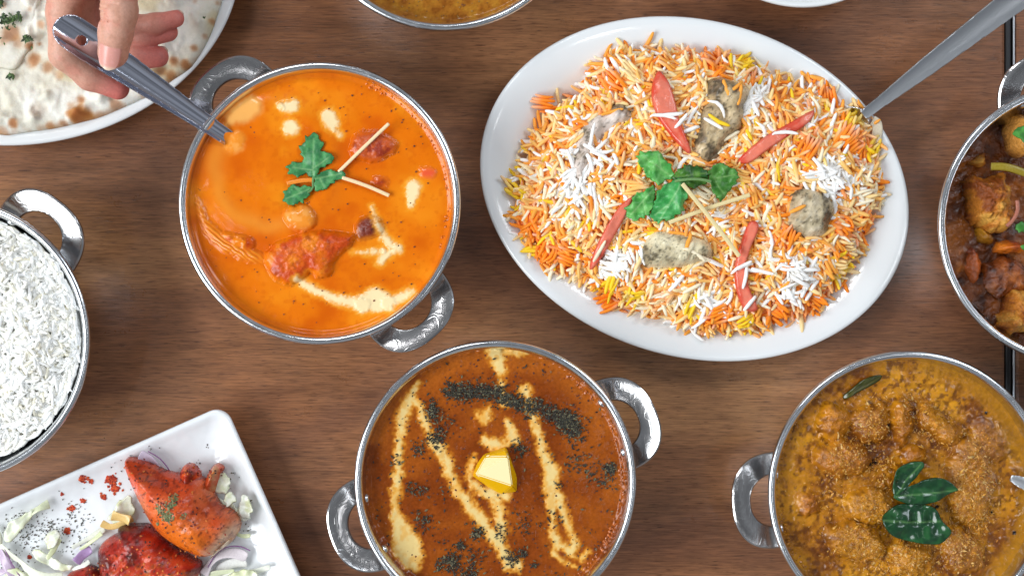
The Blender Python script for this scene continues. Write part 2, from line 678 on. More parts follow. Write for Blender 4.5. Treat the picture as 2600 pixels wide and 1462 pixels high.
M_LEAF = food_mat('leaf', 0.40, 0.08, 900, 0.3, 0.0003, 0.0, 0.0012, 0.4, 0.0, 0.18, (1, 1, 1), 0.0)
M_GLOSSLEAF = food_mat('glossy_leaf', 0.22, 0.06, 180, 0.14, 0.0006, 0.05, 0.001, 0.5, 0.2, 0.2)
M_TOM = food_mat('tomato_flesh', 0.17, 0.06, 380, 0.5, 0.0006, 0.15, 0.0015, 0.45, 0.0, 0.10)
M_VEG = food_mat('vegetable', 0.28, 0.08, 800, 0.2, 0.0003, 0.0, 0.002, 0.45, 0.0, 0.06, (1, 1, 1), 0.0)
M_FLAKE = food_mat('dried_herb', 0.7, 0.1, 2500, 0.3, 0.0003)
M_NAAN = food_mat('naan', 0.72, 0.08, 750, 0.35, 0.0006, 0.12, 0.002, 0.25, 0.0, 0.06)
M_TAND = food_mat('tandoori_meat', 0.23, 0.08, 520, 0.45, 0.0008, 0.05, 0.002, 0.38, 0.0, 0.08)
M_SKIN = food_mat('skin', 0.46, 0.08, 900, 0.40, 0.0004, 0.12, 0.003, 0.35, 0.0, 0.12)
M_NAIL = food_mat('fingernail', 0.25, 0.05, 600, 0.05, 0.0002, 0.2, 0.002, 0.5)
M_BLACK = plain_mat('black_rubber_edge', (0.012, 0.012, 0.014), 0.35)
M_BUTTER = food_mat('butter', 0.22, 0.05, 500, 0.15, 0.0004, 0.0, 0.003, 0.35)

# ------------------------------------------------------------------ the tables
EX = P(2553, 0, 0)[0]


def slab(name, x0, x1, y0, y1, z0, z1, mat, bev=0.002):
    v, f = [], []
    rings = []
    for ins, z in ((bev, z0), (0, z0 + bev), (0, z1 - bev), (bev * .3, z1 - bev * .3), (bev, z1)):
        rings.append(np.array([(x0 + ins, y0 + ins, z), (x1 - ins, y0 + ins, z), (x1 - ins, y1 - ins, z), (x0 + ins, y1 - ins, z)]))
    return loft(name, rings, mat, smooth=False)


t1 = tag(slab('table_surface', -0.95, EX, -0.75, 0.75, -0.03, 0.0, M_WOOD), kind='structure')
t2 = tag(slab('table_surface', EX + 0.006, EX + 0.9, -0.75, 0.75, -0.031, -0.0012, M_WOOD), kind='structure')
s1 = slab('edge_strip', EX + 0.0002, EX + 0.0034, -0.75, 0.75, -0.031, -0.0005, M_BLACK, 0.0008)
set_parent(s1, t1)
s2 = slab('edge_strip', EX + 0.0045, EX + 0.0058, -0.75, 0.75, -0.031, -0.0008, M_SPOON2, 0.0004)
set_parent(s2, t2)

# ------------------------------------------------------------------ steel bowls
RIM_Z = 0.0563
BOWL_PROF = [(0.036, 0.0), (0.044, 0.0006), (0.051, 0.004), (0.0585, 0.013), (0.0645, 0.025), (0.0685, 0.038),
             (0.0707, 0.0485), (0.0714, 0.0515), (0.0728, 0.0521), (0.0744, 0.0528), (0.0751, 0.0541), (0.0749, 0.0553),
             (0.0741, 0.0561), (0.0730, 0.0563), (0.0720, 0.0560), (0.0712, 0.0551), (0.0706, 0.0536), (0.0700, 0.0500),
             (0.0690, 0.0430), (0.0672, 0.0360), (0.0630, 0.0245), (0.0570, 0.0140), (0.0490, 0.0060), (0.0400, 0.0035),
             (0.0010, 0.0030)]
BOWL_MESH = None
HANDLE_MESH = None
RIVET_MESH = None


def wall_r(z):
    pr = [(z_, r_) for r_, z_ in BOWL_PROF[16:]]
    pr.sort()
    return float(np.interp(z, [a for a, _ in pr], [b for _, b in pr]))


def handle_mesh():
    """cast C-shaped handle: plan outline loop (x outward, y tangential), embossed face, rounded edges"""
    n = 56
    t = np.linspace(0, 1, n)
    a = math.pi * (t - 0.5)                       # -90..90 degrees
    ox = 0.0236 * np.abs(np.cos(a)) ** 0.72
    oy = 0.0262 * np.sign(np.sin(a)) * np.abs(np.sin(a)) ** 0.85
    ix = 0.0130 * np.abs(np.cos(a)) ** 0.8
    iy = 0.0142 * np.sign(np.sin(a)) * np.abs(np.sin(a)) ** 0.95
    rings = []
    T = 0.0017
    for k in range(n):
        o = np.array([ox[k] - 0.0032 * (1 - np.cos(a[k])), oy[k]])
        i = np.array([ix[k] - 0.0032 * (1 - np.cos(a[k])), iy[k]])
        d = (o - i)
        L = np.linalg.norm(d)
        d = d / L
        prof = []
        for (s, zz) in ((0.0, -0.5), (0.0, 0.55), (0.0005, 0.95), (0.0014, 0.80), (0.5, 0.70), (L - 0.0026, 0.80), (L - 0.0012, 1.0),
                        (L - 0.0003, 0.6), (L, -0.2), (L - 0.0008, -1.0), (0.5, -0.8), (0.0008, -1.0)):
            ss = s if s != 0.5 else L * 0.5
            q = i + d * ss
            # outward rise of the plate
            z = zz * T + 0.33 * q[0]
            prof.append((q[0], q[1], z))
        rings.append(np.array(prof))
    m = len(rings[0])
    v = np.concatenate(rings)
    f = []
    for k in range(n - 1):
        for i in range(m):
            j = (i + 1) % m
            f.append((k * m + i, (k + 1) * m + i, (k + 1) * m + j, k * m + j))
    f.append(tuple(range(m)))
    f.append(tuple(range((n - 1) * m, n * m))[::-1])
    me = make_mesh('handle', v, f, M_HANDLE)
    me.set_sharp_from_angle(angle=math.radians(22))
    return me


def rivet_mesh():
    prof = [(0.0026, 0.0), (0.0025, 0.0004), (0.0021, 0.0009), (0.0012, 0.0013), (0.0001, 0.0014)]
    rr = lathe_rings(prof, 16)
    n = 16
    v = np.concatenate(rr)
    f = [(k * n + i, k * n + (i + 1) % n, (k + 1) * n + (i + 1) % n, (k + 1) * n + i) for k in range(len(rr) - 1) for i in range(n)]
    f.append(tuple(range(4 * n, 5 * n)))
    return make_mesh('rivet', v, f, M_STEEL)


def steel_bowl(cx, cy, angles, label, rivets=True):
    global BOWL_MESH, HANDLE_MESH, RIVET_MESH
    if BOWL_MESH is None:
        rr = lathe_rings(BOWL_PROF, 180)
        n = 180
        v = np.concatenate(rr)
        f = [(k * n + i, k * n + (i + 1) % n, (k + 1) * n + (i + 1) % n, (k + 1) * n + i) for k in range(len(rr) - 1) for i in range(n)]
        f.append(tuple(range(n))[::-1])
        BOWL_MESH = make_mesh('bowl_body', v, f, M_STEEL)
        HANDLE_MESH = handle_mesh()
        RIVET_MESH = rivet_mesh()
    x, y = P(cx, cy, RIM_Z - 0.001)
    e = empty('steel_bowl', (x, y, 0), label, 'bowl', 'two-handled steel curry bowls')
    add('bowl_body', BOWL_MESH, e, (x, y, 0)).matrix_parent_inverse = Matrix.Identity(4)
    e.children[0].location = (0, 0, 0)
    for deg in angles:
        a = math.radians(deg)
        h = bpy.data.objects.new('handle', HANDLE_MESH)
        COL.objects.link(h)
        h.parent = e
        h.location = (0.0702 * math.cos(a), 0.0702 * math.sin(a), 0.0415)
        h.rotation_euler = (0, 0, a)
        if rivets:
            for s in (-11.8, 11.8):
                b = math.radians(deg + s)
                r = bpy.data.objects.new('rivet', RIVET_MESH)
                COL.objects.link(r)
                r.parent = e
                rz = 0.0478
                wr = wall_r(rz)
                r.location = (wr * math.cos(b), wr * math.sin(b), rz)
                nrm = Vector((-math.cos(b), -math.sin(b), 0.17))
                r.rotation_euler = nrm.to_track_quat('Z', 'Y').to_euler()
    return Vector((x, y, 0))


B_BUT = steel_bowl(811, 516, (130, -50), 'steel bowl holding the bright orange creamy curry', False)
B_DAL = steel_bowl(1258, 1222, (24, 200), 'steel bowl holding the brown curry streaked with cream and butter')
B_COCO = steel_bowl(2309, 1249, (185, 5), 'steel bowl holding the golden curry topped with glossy curry leaves')
B_DARK = steel_bowl(2741, 570, (101, -79), 'steel bowl holding the dark dry curry with orange chunks')
B_RICE = steel_bowl(-130, 863, (52, 232), 'steel bowl heaped with plain white rice')
B_TOP = steel_bowl(1129, -280, (10, 190), 'steel bowl holding smooth ochre gravy without garnish')


# ------------------------------------------------------------------ white plates
def oval_plate(name, cx, cy, ax, by, ang, z_rim, label):
    """ax, by: half axes in photo pixels; ang clockwise in the picture"""
    k = 0.72 * (CAM_Z - z_rim) / 2600.0
    A, B = ax * k, by * k
    x, y = P(cx, cy, z_rim)
    e = empty(name, (x, y, 0), label, 'plate', 'white oval plates')
    e.rotation_euler = (0, 0, math.radians(-ang))
    # (inset from the outer edge, z)
    prof = [(0.050, 0.0), (0.0485, 0.0), (0.0465, 0.0018), (0.034, 0.0065), (0.014, 0.0150), (0.0022, 0.0192), (0.0004, 0.0203),
            (0.0, 0.0214), (0.0006, 0.0223), (0.0022, 0.0227), (0.0052, 0.0222), (0.011, 0.0205), (0.018, 0.0178), (0.0225, 0.0148),
            (0.027, 0.0108), (0.033, 0.0078), (0.042, 0.0066), (0.055, 0.0062), (0.07, 0.0061), (0.085, 0.0060)]
    n = 160
    t = np.linspace(0, 2 * math.pi, n, endpoint=False)
    rings = []
    for ins, z in prof:
        a_, b_ = max(A - ins, 0.002), max(B - ins, 0.001)
        rings.append(np.stack([a_ * np.cos(t), b_ * np.sin(t), np.full(n, z)], 1))
    o = loft('plate_body', rings, M_PORC, None)
    o.parent = e
    return e


PLATE_B = oval_plate('oval_plate', 1763.5, 479.5, 554, 426, 16.6, 0.0215, 'white oval porcelain plate under the orange and white rice')
PLATE_N = oval_plate('oval_plate', 66, -62, 548, 428, -10, 0.0215, 'white oval porcelain plate under the flatbread')

# small white bowl at the top edge
x, y = P(2040, -292, 0.03)
wb = empty('white_bowl', (x, y, 0), 'white porcelain bowl of which only a rim sliver shows', 'bowl')
k = 0.72 * (CAM_Z - 0.03) / 2600
R = 312 * k
o = loft('bowl_body', lathe_rings([(R * .5, 0), (R * .55, 0.002), (R * .8, 0.012), (R * .97, 0.027), (R, 0.0295), (R * .993, 0.031), (R * .975, 0.0312),
                                    (R * .945, 0.030), (R * .90, 0.024), (R * .80, 0.016), (R * .6, 0.007), (R * .3, 0.005), (0.001, 0.005)], 120), M_PORC)
o.parent = wb

# rectangular plate
zc = 0.0195
kR = 0.72 * (CAM_Z - zc) / 2600
ca = math.radians(23.8)
ux = np.array([-math.cos(ca), -math.sin(ca)])      # along the upper edge towards the left
vx = np.array([math.sin(ca), -math.cos(ca)])       # down the right edge
cxy = np.array(P(571, 1026, zc))
LU, LV = 0.255, 0.165
ctr = cxy + ux * LU / 2 + vx * LV / 2
tp = empty('rectangular_plate', (ctr[0], ctr[1], 0), 'white rectangular porcelain plate under the red grilled chicken', 'plate')
tp.rotation_euler = (0, 0, math.atan2(-ux[1], -ux[0]))


def rrect(hw, hh, r, z, n=14):
    out = []
    for (sx, sy, a0) in ((1, 1, 0), (-1, 1, 90), (-1, -1, 180), (1, -1, 270)):
        for i in range(n):
            a = math.radians(a0 + 90 * i / (n - 1))
            out.append((sx * (hw - r) + r * math.cos(a), sy * (hh - r) + r * math.sin(a), z))
    # extra points along the straights keep the bump shading even
    return np.array(out)


rp = []
for ins, z, r in ((0.022, 0.0, 0.008), (0.020, 0.0008, 0.008), (0.012, 0.006, 0.009), (0.002, 0.0165, 0.009), (0.0002, 0.0180, 0.0092), (0.0, 0.0190, 0.0092),
                  (0.0006, 0.0198, 0.009), (0.0018, 0.0201, 0.0085), (0.0032, 0.0196, 0.008), (0.0052, 0.0178, 0.0075), (0.0085, 0.0155, 0.007),
                  (0.0150, 0.0128, 0.007), (0.024, 0.0116, 0.007), (0.040, 0.0112, 0.006), (0.07, 0.0112, 0.004)):
    rp.append(rrect(LU / 2 - ins, LV / 2 - ins, r, z))
o = loft('plate_body', rp, M_PORC2)
o.parent = tp

# ------------------------------------------------------------------ spoons
def spoon_sdf_mesh(par, name, L, wfun, dish, thick, hole, mat, origin, direction, upv, bowl=None, bend=0.0):
    """handle along local +x from 0 to L; wfun half-width; dish = rise of the long edges; hole = (x, r)"""
    def fn(X, Y, Z):
        w = wfun(np.clip(X, 0, L))
        rel = np.clip(np.abs(Y) / np.maximum(w, 1e-4), 0, 1.15)
        zc_ = dish * (rel ** 2.4) * np.clip(w / 0.0085, 0.35, 1.0)
        dz = np.abs(Z - zc_) - thick / 2
        endr = w[...] * 0 + wfun(np.array([L * 0.93]))[0]
        xe = L - endr
        dy = np.where(X > xe, np.hypot(np.maximum(X - xe, 0), Y) - endr, np.abs(Y) - w)
        dx = -X
        d2 = np.maximum(dy, dx)
        if hole:
            d2 = np.maximum(d2, hole[1] - np.hypot(X - hole[0], Y))
        q = np.minimum(np.maximum(d2, dz), 0) + np.hypot(np.maximum(d2, 0), np.maximum(dz, 0))
        q = q - 0.0002
        if bowl:
            bx, br, bw, bd = bowl
            e = np.sqrt(((X - bx) / br) ** 2 + (Y / bw) ** 2)
            zb = -bd * np.clip(1 - e ** 2, 0, 1) - bend * np.maximum(-X, 0)
            d3 = np.maximum(np.abs(Z - zb) - thick / 2, (e - 1) * bw)
            q = np.minimum(q, d3)
        return q
    x0 = -0.002 if not bowl else bowl[0] - bowl[1] - 0.002
    o = vdb_mesh(name, fn, (x0, -0.0235, -0.014 - (0.022 if bowl else 0)), (L + 0.002, 0.0235, 0.008), 0.00042, mat)
    d = Vector(direction).normalized()
    u = Vector(upv)
    s = u.cross(d).normalized()
    u = d.cross(s).normalized()
    Mx = Matrix(((d.x, s.x, u.x, 0), (d.y, s.y, u.y, 0), (d.z, s.z, u.z, 0), (0, 0, 0, 1)))
    Mx.translation = Vector(origin)
    o.matrix_world = Mx
    me = o.data
    me.transform(Mx)
    o.matrix_world = Matrix.Identity(4)
    return o


# spoon held in the orange curry
SAUCE_BUT = 0.0487
zs0, zs1 = 0.0478, 0.098
p0 = np.array([*P(577, 351, zs0), zs0])
p1 = np.array([*P(140, 58, zs1), zs1])
dirS = p1 - p0
LS = float(np.linalg.norm(dirS))
dirS /= LS


def w_spoon(x):
    return np.interp(x / LS, [0, 0.08, 0.35, 0.62, 0.82, 0.93, 1.0], [0.0041, 0.0043, 0.0058, 0.0076, 0.0088, 0.0086, 0.008])


spoonA = spoon_sdf_mesh(None, 'serving_spoon', LS, w_spoon, 0.0046, 0.0011, (LS * 0.855, 0.0026), M_SPOON, p0, dirS, (0.10, 0.10, 1),
                        bowl=(-0.018, 0.020, 0.015, 0.005), bend=0.3)
tag(spoonA, 'shiny steel spoon with a hole in its handle end gripped by the hand', 'spoon')

# spoon in the mixed rice
z0_, z1_ = 0.0275, 0.060
q0 = np.array([*P(2192, 292, z0_), z0_])
q1 = np.array([*P(2665, -70, z1_), z1_])
dq = q1 - q0
LQ = float(np.linalg.norm(dq))
dq /= LQ


def w_spoon2(x):
    return np.interp(x / LQ, [0, 0.1, 0.35, 0.65, 0.9, 1.0], [0.0027, 0.0031, 0.0050, 0.0062, 0.0074, 0.0070])


spoonB = spoon_sdf_mesh(None, 'serving_spoon', LQ, w_spoon2, 0.0012, 0.0016, None, M_SPOON2, q0, dq, (0.12, -0.10, 1),
                        bowl=(-0.0125, 0.0145, 0.0105, 0.004), bend=0.6)
tag(spoonB, 'dull brushed steel spoon stuck into the orange and white rice', 'spoon')

# spoon tip at the right edge of the golden curry
z0_, z1_ = 0.049, 0.075
r0 = np.array([*P(2566, 1213, z0_), z0_])
r1 = np.array([*P(2950, 1370, z1_), z1_])
dr = r1 - r0
LR = float(np.linalg.norm(dr))
dr /= LR
spoonC = spoon_sdf_mesh(None, 'serving_spoon', LR, lambda x: np.interp(x / LR, [0, 0.05, 0.2, 0.7, 1], [0.0014, 0.0026, 0.0040, 0.006, 0.007]), 0.0018, 0.0015,
                        None, M_SPOON2, r0, dr, (0.0, 0.1, 1))
tag(spoonC, 'steel spoon resting in the golden curry with glossy leaves', 'spoon')


# ------------------------------------------------------------------ the hand
def smin(a, b, k):
    h = np.clip(0.5 + 0.5 * (b - a) / k, 0, 1)
    return b * (1 - h) + a * h - k * h * (1 - h)


def hp(x, y, z):
    ox, oy, s = CROPS[1]
    return np.array([*P(x / s, y / s, z), z])


def cone(X, Y, Z, a, b, ra, rb):
    d = b - a
    L2 = (d * d).sum()
    t = np.clip(((X - a[0]) * d[0] + (Y - a[1]) * d[1] + (Z - a[2]) * d[2]) / L2, 0, 1)
    return np.sqrt((X - a[0] - t * d[0]) ** 2 + (Y - a[1] - t * d[1]) ** 2 + (Z - a[2] - t * d[2]) ** 2) - (ra * (1 - t) + rb * t)


mm = 0.001
THUMB = [(hp(1010, -420, 0.104), 12.5 * mm), (hp(1085, -120, 0.106), 9.6 * mm), (hp(1095, 120, 0.105), 8.9 * mm),
         (hp(1065, 300, 0.1015), 8.3 * mm), (hp(1040, 490, 0.0965), 7.6 * mm)]
INDEX = [(hp(640, -330, 0.098), 10.5 * mm), (hp(585, 120, 0.085), 8.5 * mm), (hp(600, 500, 0.078), 8.0 * mm),
         (hp(830, 700, 0.0705), 7.4 * mm), (hp(1085, 815, 0.0665), 5.9 * mm)]
MIDDLE = [(hp(700, -330, 0.086), 10 * mm), (hp(720, 250, 0.070), 8.3 * mm), (hp(960, 520, 0.063), 7.6 * mm), (hp(1240, 530, 0.0625), 6.9 * mm),
          (hp(1455, 525, 0.0605), 5.5 * mm)]
RING = [(hp(760, -330, 0.080), 10 * mm), (hp(850, 60, 0.064), 8.0 * mm), (hp(1090, 350, 0.0625), 7.0 * mm), (hp(1340, 325, 0.0635), 6.4 * mm),
        (hp(1545, 295, 0.063), 5.2 * mm)]
PINKY = [(hp(830, -330, 0.076), 9.5 * mm), (hp(960, 20, 0.062), 7.2 * mm), (hp(1220, 245, 0.0665), 6.0 * mm), (hp(1430, 225, 0.0685), 5.5 * mm),
         (hp(1615, 175, 0.069), 4.5 * mm)]
PALM = [(hp(830, -420, 0.092), hp(760, -900, 0.095), 17 * mm, 19 * mm), (hp(950, -420, 0.090), hp(900, -900, 0.095), 16 * mm, 19 * mm),
        (hp(640, -330, 0.096), hp(760, -900, 0.096), 13 * mm, 17 * mm), (hp(850, -900, 0.095), hp(800, -2400, 0.120), 21 * mm, 27 * mm),
        (hp(800, -2400, 0.120), hp(760, -5200, 0.190), 27 * mm, 40 * mm), (hp(760, -240, 0.086), hp(960, -300, 0.094), 9 * mm, 10 * mm)]


def hand_sdf(X, Y, Z):
    palm = None
    for a, b, ra, rb in PALM:
        c = cone(X, Y, Z, a, b, ra, rb)
        palm = c if palm is None else smin(palm, c, 0.008)
    tot = palm
    for fi, ch in enumerate((THUMB, INDEX, MIDDLE, RING, PINKY)):
        f = None
        for (a, ra), (b, rb) in zip(ch[:-1], ch[1:]):
            c = cone(X, Y, Z, a, b, ra, rb)
            f = c if f is None else smin(f, c, 0.0025)
        tot = np.minimum(tot, smin(f, palm, 0.007))
    # knuckle creases across the thumb
    a, b = THUMB[1][0], THUMB[4][0]
    d = (b - a) / np.linalg.norm(b - a)
    s = (X - a[0]) * d[0] + (Y - a[1]) * d[1] + (Z - a[2]) * d[2]
    lat = (X - a[0]) * d[1] - (Y - a[1]) * d[0]
    Lb = np.linalg.norm(b - a)
    near = cone(X, Y, Z, a, b, 0.0095, 0.008) < 0.002
    for fr, dep in ((0.29, 0.0011), (0.36, 0.0014), (0.42, 0.0012), (0.48, 0.0010), (0.22, 0.0008)):
        tot = tot + near * dep * np.exp(-((s - fr * Lb - 0.6 * lat ** 2 / 0.03) / 0.0009) ** 2) * (Z > a[2] - 0.003)
    for fr, dep in ((0.33, 0.0006), (0.43, 0.0005)):
        tot = tot - near * dep * np.exp(-((s - fr * Lb) / 0.0018) ** 2) * (Z > a[2] - 0.004)
    return tot


def skin_col(p):
    c = np.tile(srgb(212, 160, 138), (len(p), 1))
    n = fbm(p[:, 0], p[:, 1], p[:, 2], 70, 3, 3)
    c = c * (1 + 0.10 * n)[:, None]
    c = mix(c, srgb(212, 138, 120), 0.55 * sstep(0.0, 0.5, fbm(p[:, 0], p[:, 1], p[:, 2], 160, 3, 9)))
    c = mix(c, srgb(190, 136, 112), 0.5 * sstep(0.1, 0.5, fbm(p[:, 0], p[:, 1], p[:, 2], 420, 2, 19)))
    red = np.zeros(len(p))
    for ch, st in ((INDEX, 1.0), (MIDDLE, 0.8), (RING, 0.75), (PINKY, 0.8), (THUMB, 0.15)):
        t = ch[-1][0]
        red = np.maximum(red, st * np.exp(-(((p - t) ** 2).sum(1)) / 0.011 ** 2))
    under = sstep(0.082, 0.066, p[:, 2]) * 0.35
    red = np.clip(red * 0.75 + under, 0, 1)
    return mix(c, srgb(210, 108, 102), red)


hand_root = empty('hand', (*P(230, 10, 0.0), 0.0), 'bare hand reaching in and gripping the holed spoon, thumb on top', 'hand')
hand_root.location.z = 0.06
lo = hp(300, 1100, 0.05)
hi = hp(1800, -1050, 0.125)
palm_o = vdb_mesh('hand_skin', hand_sdf, (lo[0] - 0.012, lo[1] - 0.004, 0.050), (hi[0] + 0.004, hp(0, -5400, 0.19)[1], 0.235) if False else (hi[0] + 0.004, hp(0, -2600, 0.11)[1], 0.150),
                  0.0008, M_SKIN, hand_root, skin_col)


# nails: shells set on the fingertips
def nail(base, tip, r, upv, length, width, col, lift=0.0):
    """curved plate hugging a fingertip: base..tip axis, upv the side it faces"""
    ax = Vector(tip - base).normalized()
    u = Vector(upv)
    u = (u - ax * u.dot(ax)).normalized()
    s = ax.cross(u)
    nu, nv = 12, 12
    v, c = [], []
    half = width / 2 / r
    for layer in (0, 1):
        for i in range(nu + 1):
            t = i / nu
            for j in range(nv + 1):
                w = (j / nv * 2 - 1)
                # rounded plan
                tt = t * 2 - 1
                lim = math.sqrt(max(0.0, 1 - abs(tt) ** 3.2)) if tt > 0 else math.sqrt(max(0.0, 1 - abs(tt) ** 5))
                th = w * half * max(lim, 0.15)
                rr_ = r + lift + (0.0004 if layer == 0 else -0.0009) - 0.0007 * t * t
                q = Vector(tip) + ax * (t * length - length * 0.55) + (u * math.cos(th) + s * math.sin(th)) * rr_ - u * 0.0
                v.append(tuple(q))
                free = sstep(0.86, 0.95, t)
                c.append(mix(np.asarray(col), srgb(232, 205, 180), free))
    m = nv + 1
    off = (nu + 1) * m
    f = []
    for i in range(nu):
        for j in range(nv):
            a = i * m + j
            f.append((a, a + 1, a + m + 1, a + m))
            f.append((off + a, off + a + m, off + a + m + 1, off + a + 1))
    for i in range(nu):
        for j in (0, nv):
            a = i * m + j
            f.append((a, a + m, off + a + m, off + a))
    for j in range(nv):
        for i in (0, nu):
            a = i * m + j
            f.append((a, off + a, off + a + 1, a + 1))
    me = make_mesh('fingernail', v, f, M_NAIL, np.array(c).reshape(-1, 3))
    return add('fingernail', me, hand_root)


nail(THUMB[3][0], THUMB[4][0], 7.75 * mm, (0.06, -0.05, 1), 15 * mm, 12.0 * mm, srgb(222, 158, 146))
for ch in (MIDDLE, RING, PINKY):
    r_ = ch[-1][1]
    nail(ch[-2][0], ch[-1][0], r_ + 0.2 * mm, (0.35, 0.55, -0.55), r_ * 2.0, r_ * 1.5, srgb(205, 150, 140), 0.0)


# ------------------------------------------------------------------ scatter helpers
def flakes(name, xy, zf, size, colors, mat, par, up=0.3, asp=0.4, lift=0.0002, thick=0.25, kind='stuff', seed=0):
    """tiny bent slivers, joined into one part"""
    r = np.random.default_rng(seed)
    n = len(xy)
    z = zf(xy[:, 0], xy[:, 1]) + lift
    yaw = r.uniform(0, 2 * np.pi, n)
    pit = r.normal(0, up, n)
    s = size * r.uniform(0.55, 1.35, n)
    ex = np.stack([np.cos(yaw) * np.cos(pit), np.sin(yaw) * np.cos(pit), np.sin(pit)], 1)
    ey = np.stack([-np.sin(yaw), np.cos(yaw), np.zeros(n)], 1)
    ez = np.cross(ex, ey)
    # a flattened double pyramid: 6 points
    loc = np.array([(-1, 0, 0), (1, 0, 0), (0, 1, 0), (0, -1, 0), (0.1, 0, 1), (-0.1, 0, -1)], float)
    c = np.stack([xy[:, 0], xy[:, 1], z], 1)
    v = (c[:, None] + (loc[None, :, 0:1] * ex[:, None] + loc[None, :, 1:2] * asp * ey[:, None]
                       + loc[None, :, 2:3] * thick * asp * ez[:, None]) * (s / 2)[:, None, None])
    tri = np.array([(0, 3, 4), (3, 1, 4), (1, 2, 4), (2, 0, 4), (3, 0, 5), (1, 3, 5), (2, 1, 5), (0, 2, 5)])
    f = (np.arange(n)[:, None, None] * 6 + tri[None]).reshape(-1, 3)
    colors = np.asarray(colors)
    ci = colors[r.integers(0, len(colors), n)]
    ci = ci * r.uniform(0.75, 1.2, (n, 1))
    me = make_mesh(name, v.reshape(-1, 3), f, mat, np.repeat(ci, 6, 0), False)
    o = add(name, me, par)
    if kind:
        o['kind'] = kind
    return o


def in_disc(n, c, R, seed):
    r = np.random.default_rng(seed)
    a = r.uniform(0, 2 * np.pi, n)
    q = R * np.sqrt(r.uniform(0, 1, n))
    return np.stack([c[0] + q * np.cos(a), c[1] + q * np.sin(a)], 1)


def clusters(spec, crop, z, seed):
    """spec: (x, y, radius px, count)"""
    r = np.random.default_rng(seed)
    k = pxm(crop, z)
    out = []
    for x, y, rad, n in spec:
        c = W(crop, [(x, y)], z)[0]
        out.append(c + r.normal(0, rad * k * 0.42, (n, 2)))
    return np.concatenate(out)


# ------------------------------------------------------------------ orange creamy curry
ZB = SAUCE_BUT
kb = pxm(2, ZB)
but = empty('creamy_curry', (B_BUT.x, B_BUT.y, 0.02), 'smooth bright orange curry with cream drops and chicken chunks', 'curry')
RB = wall_r(ZB) + 0.0003


def S2(pts, widths):
    return W(2, pts, ZB), np.asarray(widths) * kb


CREAM_B = [S2([(560, 268), (590, 266)], [50, 66]), S2([(520, 262), (545, 270)], [14, 20]), S2([(580, 368)], [76]),
           S2([(762, 315), (775, 345), (780, 372)], [74, 66, 34]), S2([(800, 385), (815, 402)], [18, 24]),
           S2([(1165, 655), (1160, 690), (1152, 735)], [74, 56, 26]),
           S2([(965, 745), (1000, 830), (1025, 890), (1060, 930), (1090, 940)], [12, 20, 34, 42, 44]),
           S2([(1080, 945), (1040, 970), (1005, 1008)], [36, 40, 34]), S2([(870, 962), (960, 962), (1020, 955)], [8, 18, 30]),
           S2([(610, 1090), (690, 1140), (780, 1178), (870, 1200), (930, 1218)], [26, 36, 40, 52, 70]),
           S2([(930, 1200), (985, 1190), (1040, 1200)], [80, 118, 84]), S2([(1040, 1200), (1100, 1180), (1158, 1145)], [60, 50, 26])]
PATCH_B = W(2, [(285, 300), (330, 245), (395, 215), (440, 240), (440, 290), (400, 330), (340, 345), (285, 355), (255, 380)], ZB)
PIECES_B = [  # polygon, height, colours
    ([(880, 450), (895, 405), (950, 388), (1010, 400), (1070, 430), (1080, 470), (1040, 500), (985, 520), (925, 505), (875, 490)], 0.0042, 'red'),
    ([(470, 975), (520, 925), (590, 895), (690, 872), (790, 878), (850, 890), (880, 880), (860, 930), (800, 965), (770, 1000), (765, 1050), (720, 1075), (670, 1035), (640, 1075),
      (580, 1105), (510, 1075), (475, 1025)], 0.0062, 'orange'),
    ([(895, 830), (930, 798), (985, 800), (1018, 835), (1000, 875), (940, 895), (900, 880)], 0.0034, 'dark'),
    ([(560, 770), (600, 745), (660, 752), (700, 790), (690, 835), (640, 850), (580, 835), (555, 805)], 0.0044, 'sauce'),
    ([(1195, 575), (1235, 560), (1270, 575), (1255, 600), (1215, 605)], 0.0018, 'red2'),
    ([(970, 610), (1010, 600), (1045, 625), (1020, 655), (980, 645)], 0.0018, 'red'),
    ([(120, 680), (150, 720), (170, 790), (220, 850), (300, 905), (390, 950), (470, 1000), (420, 1005), (340, 985), (250, 950), (180, 890), (150, 800)], 0.0026, 'shred'),
    ([(250, 868), (330, 878), (398, 905), (395, 945), (330, 935), (290, 905)], 0.0036, 'orange'),
    ([(290, 400), (330, 385), (362, 420), (355, 465), (300, 490), (255, 470)], 0.0018, 'sauce')]
PB = [(chaikin(W(2, p, ZB), 2), h, c) for p, h, c in PIECES_B]


def piece_field(PBl, x, y, soft=0.0045, wob=0.0012, freq=260):
    wv = wob * fbm(x, y, 0, freq, 3, 21)
    fields = []
    for poly, h, c in PBl:
        d, _, _ = poly_sdf(poly, x, y)
        fields.append(d + wv)
    return fields


_pb_cache = {}


def pbf(x, y):
    key = (x.shape, float(x.flat[0]), float(x.flat[-1]))
    if key not in _pb_cache:
        _pb_cache[key] = (piece_field(PB, x, y),
                          [stroke_dist(p, w, x, y) + 0.0011 * fbm(x, y, 0, 420, 3, 5) + 0.0007 * fbm(x, y, 0, 1100, 2, 6) for p, w in CREAM_B])
    return _pb_cache[key]


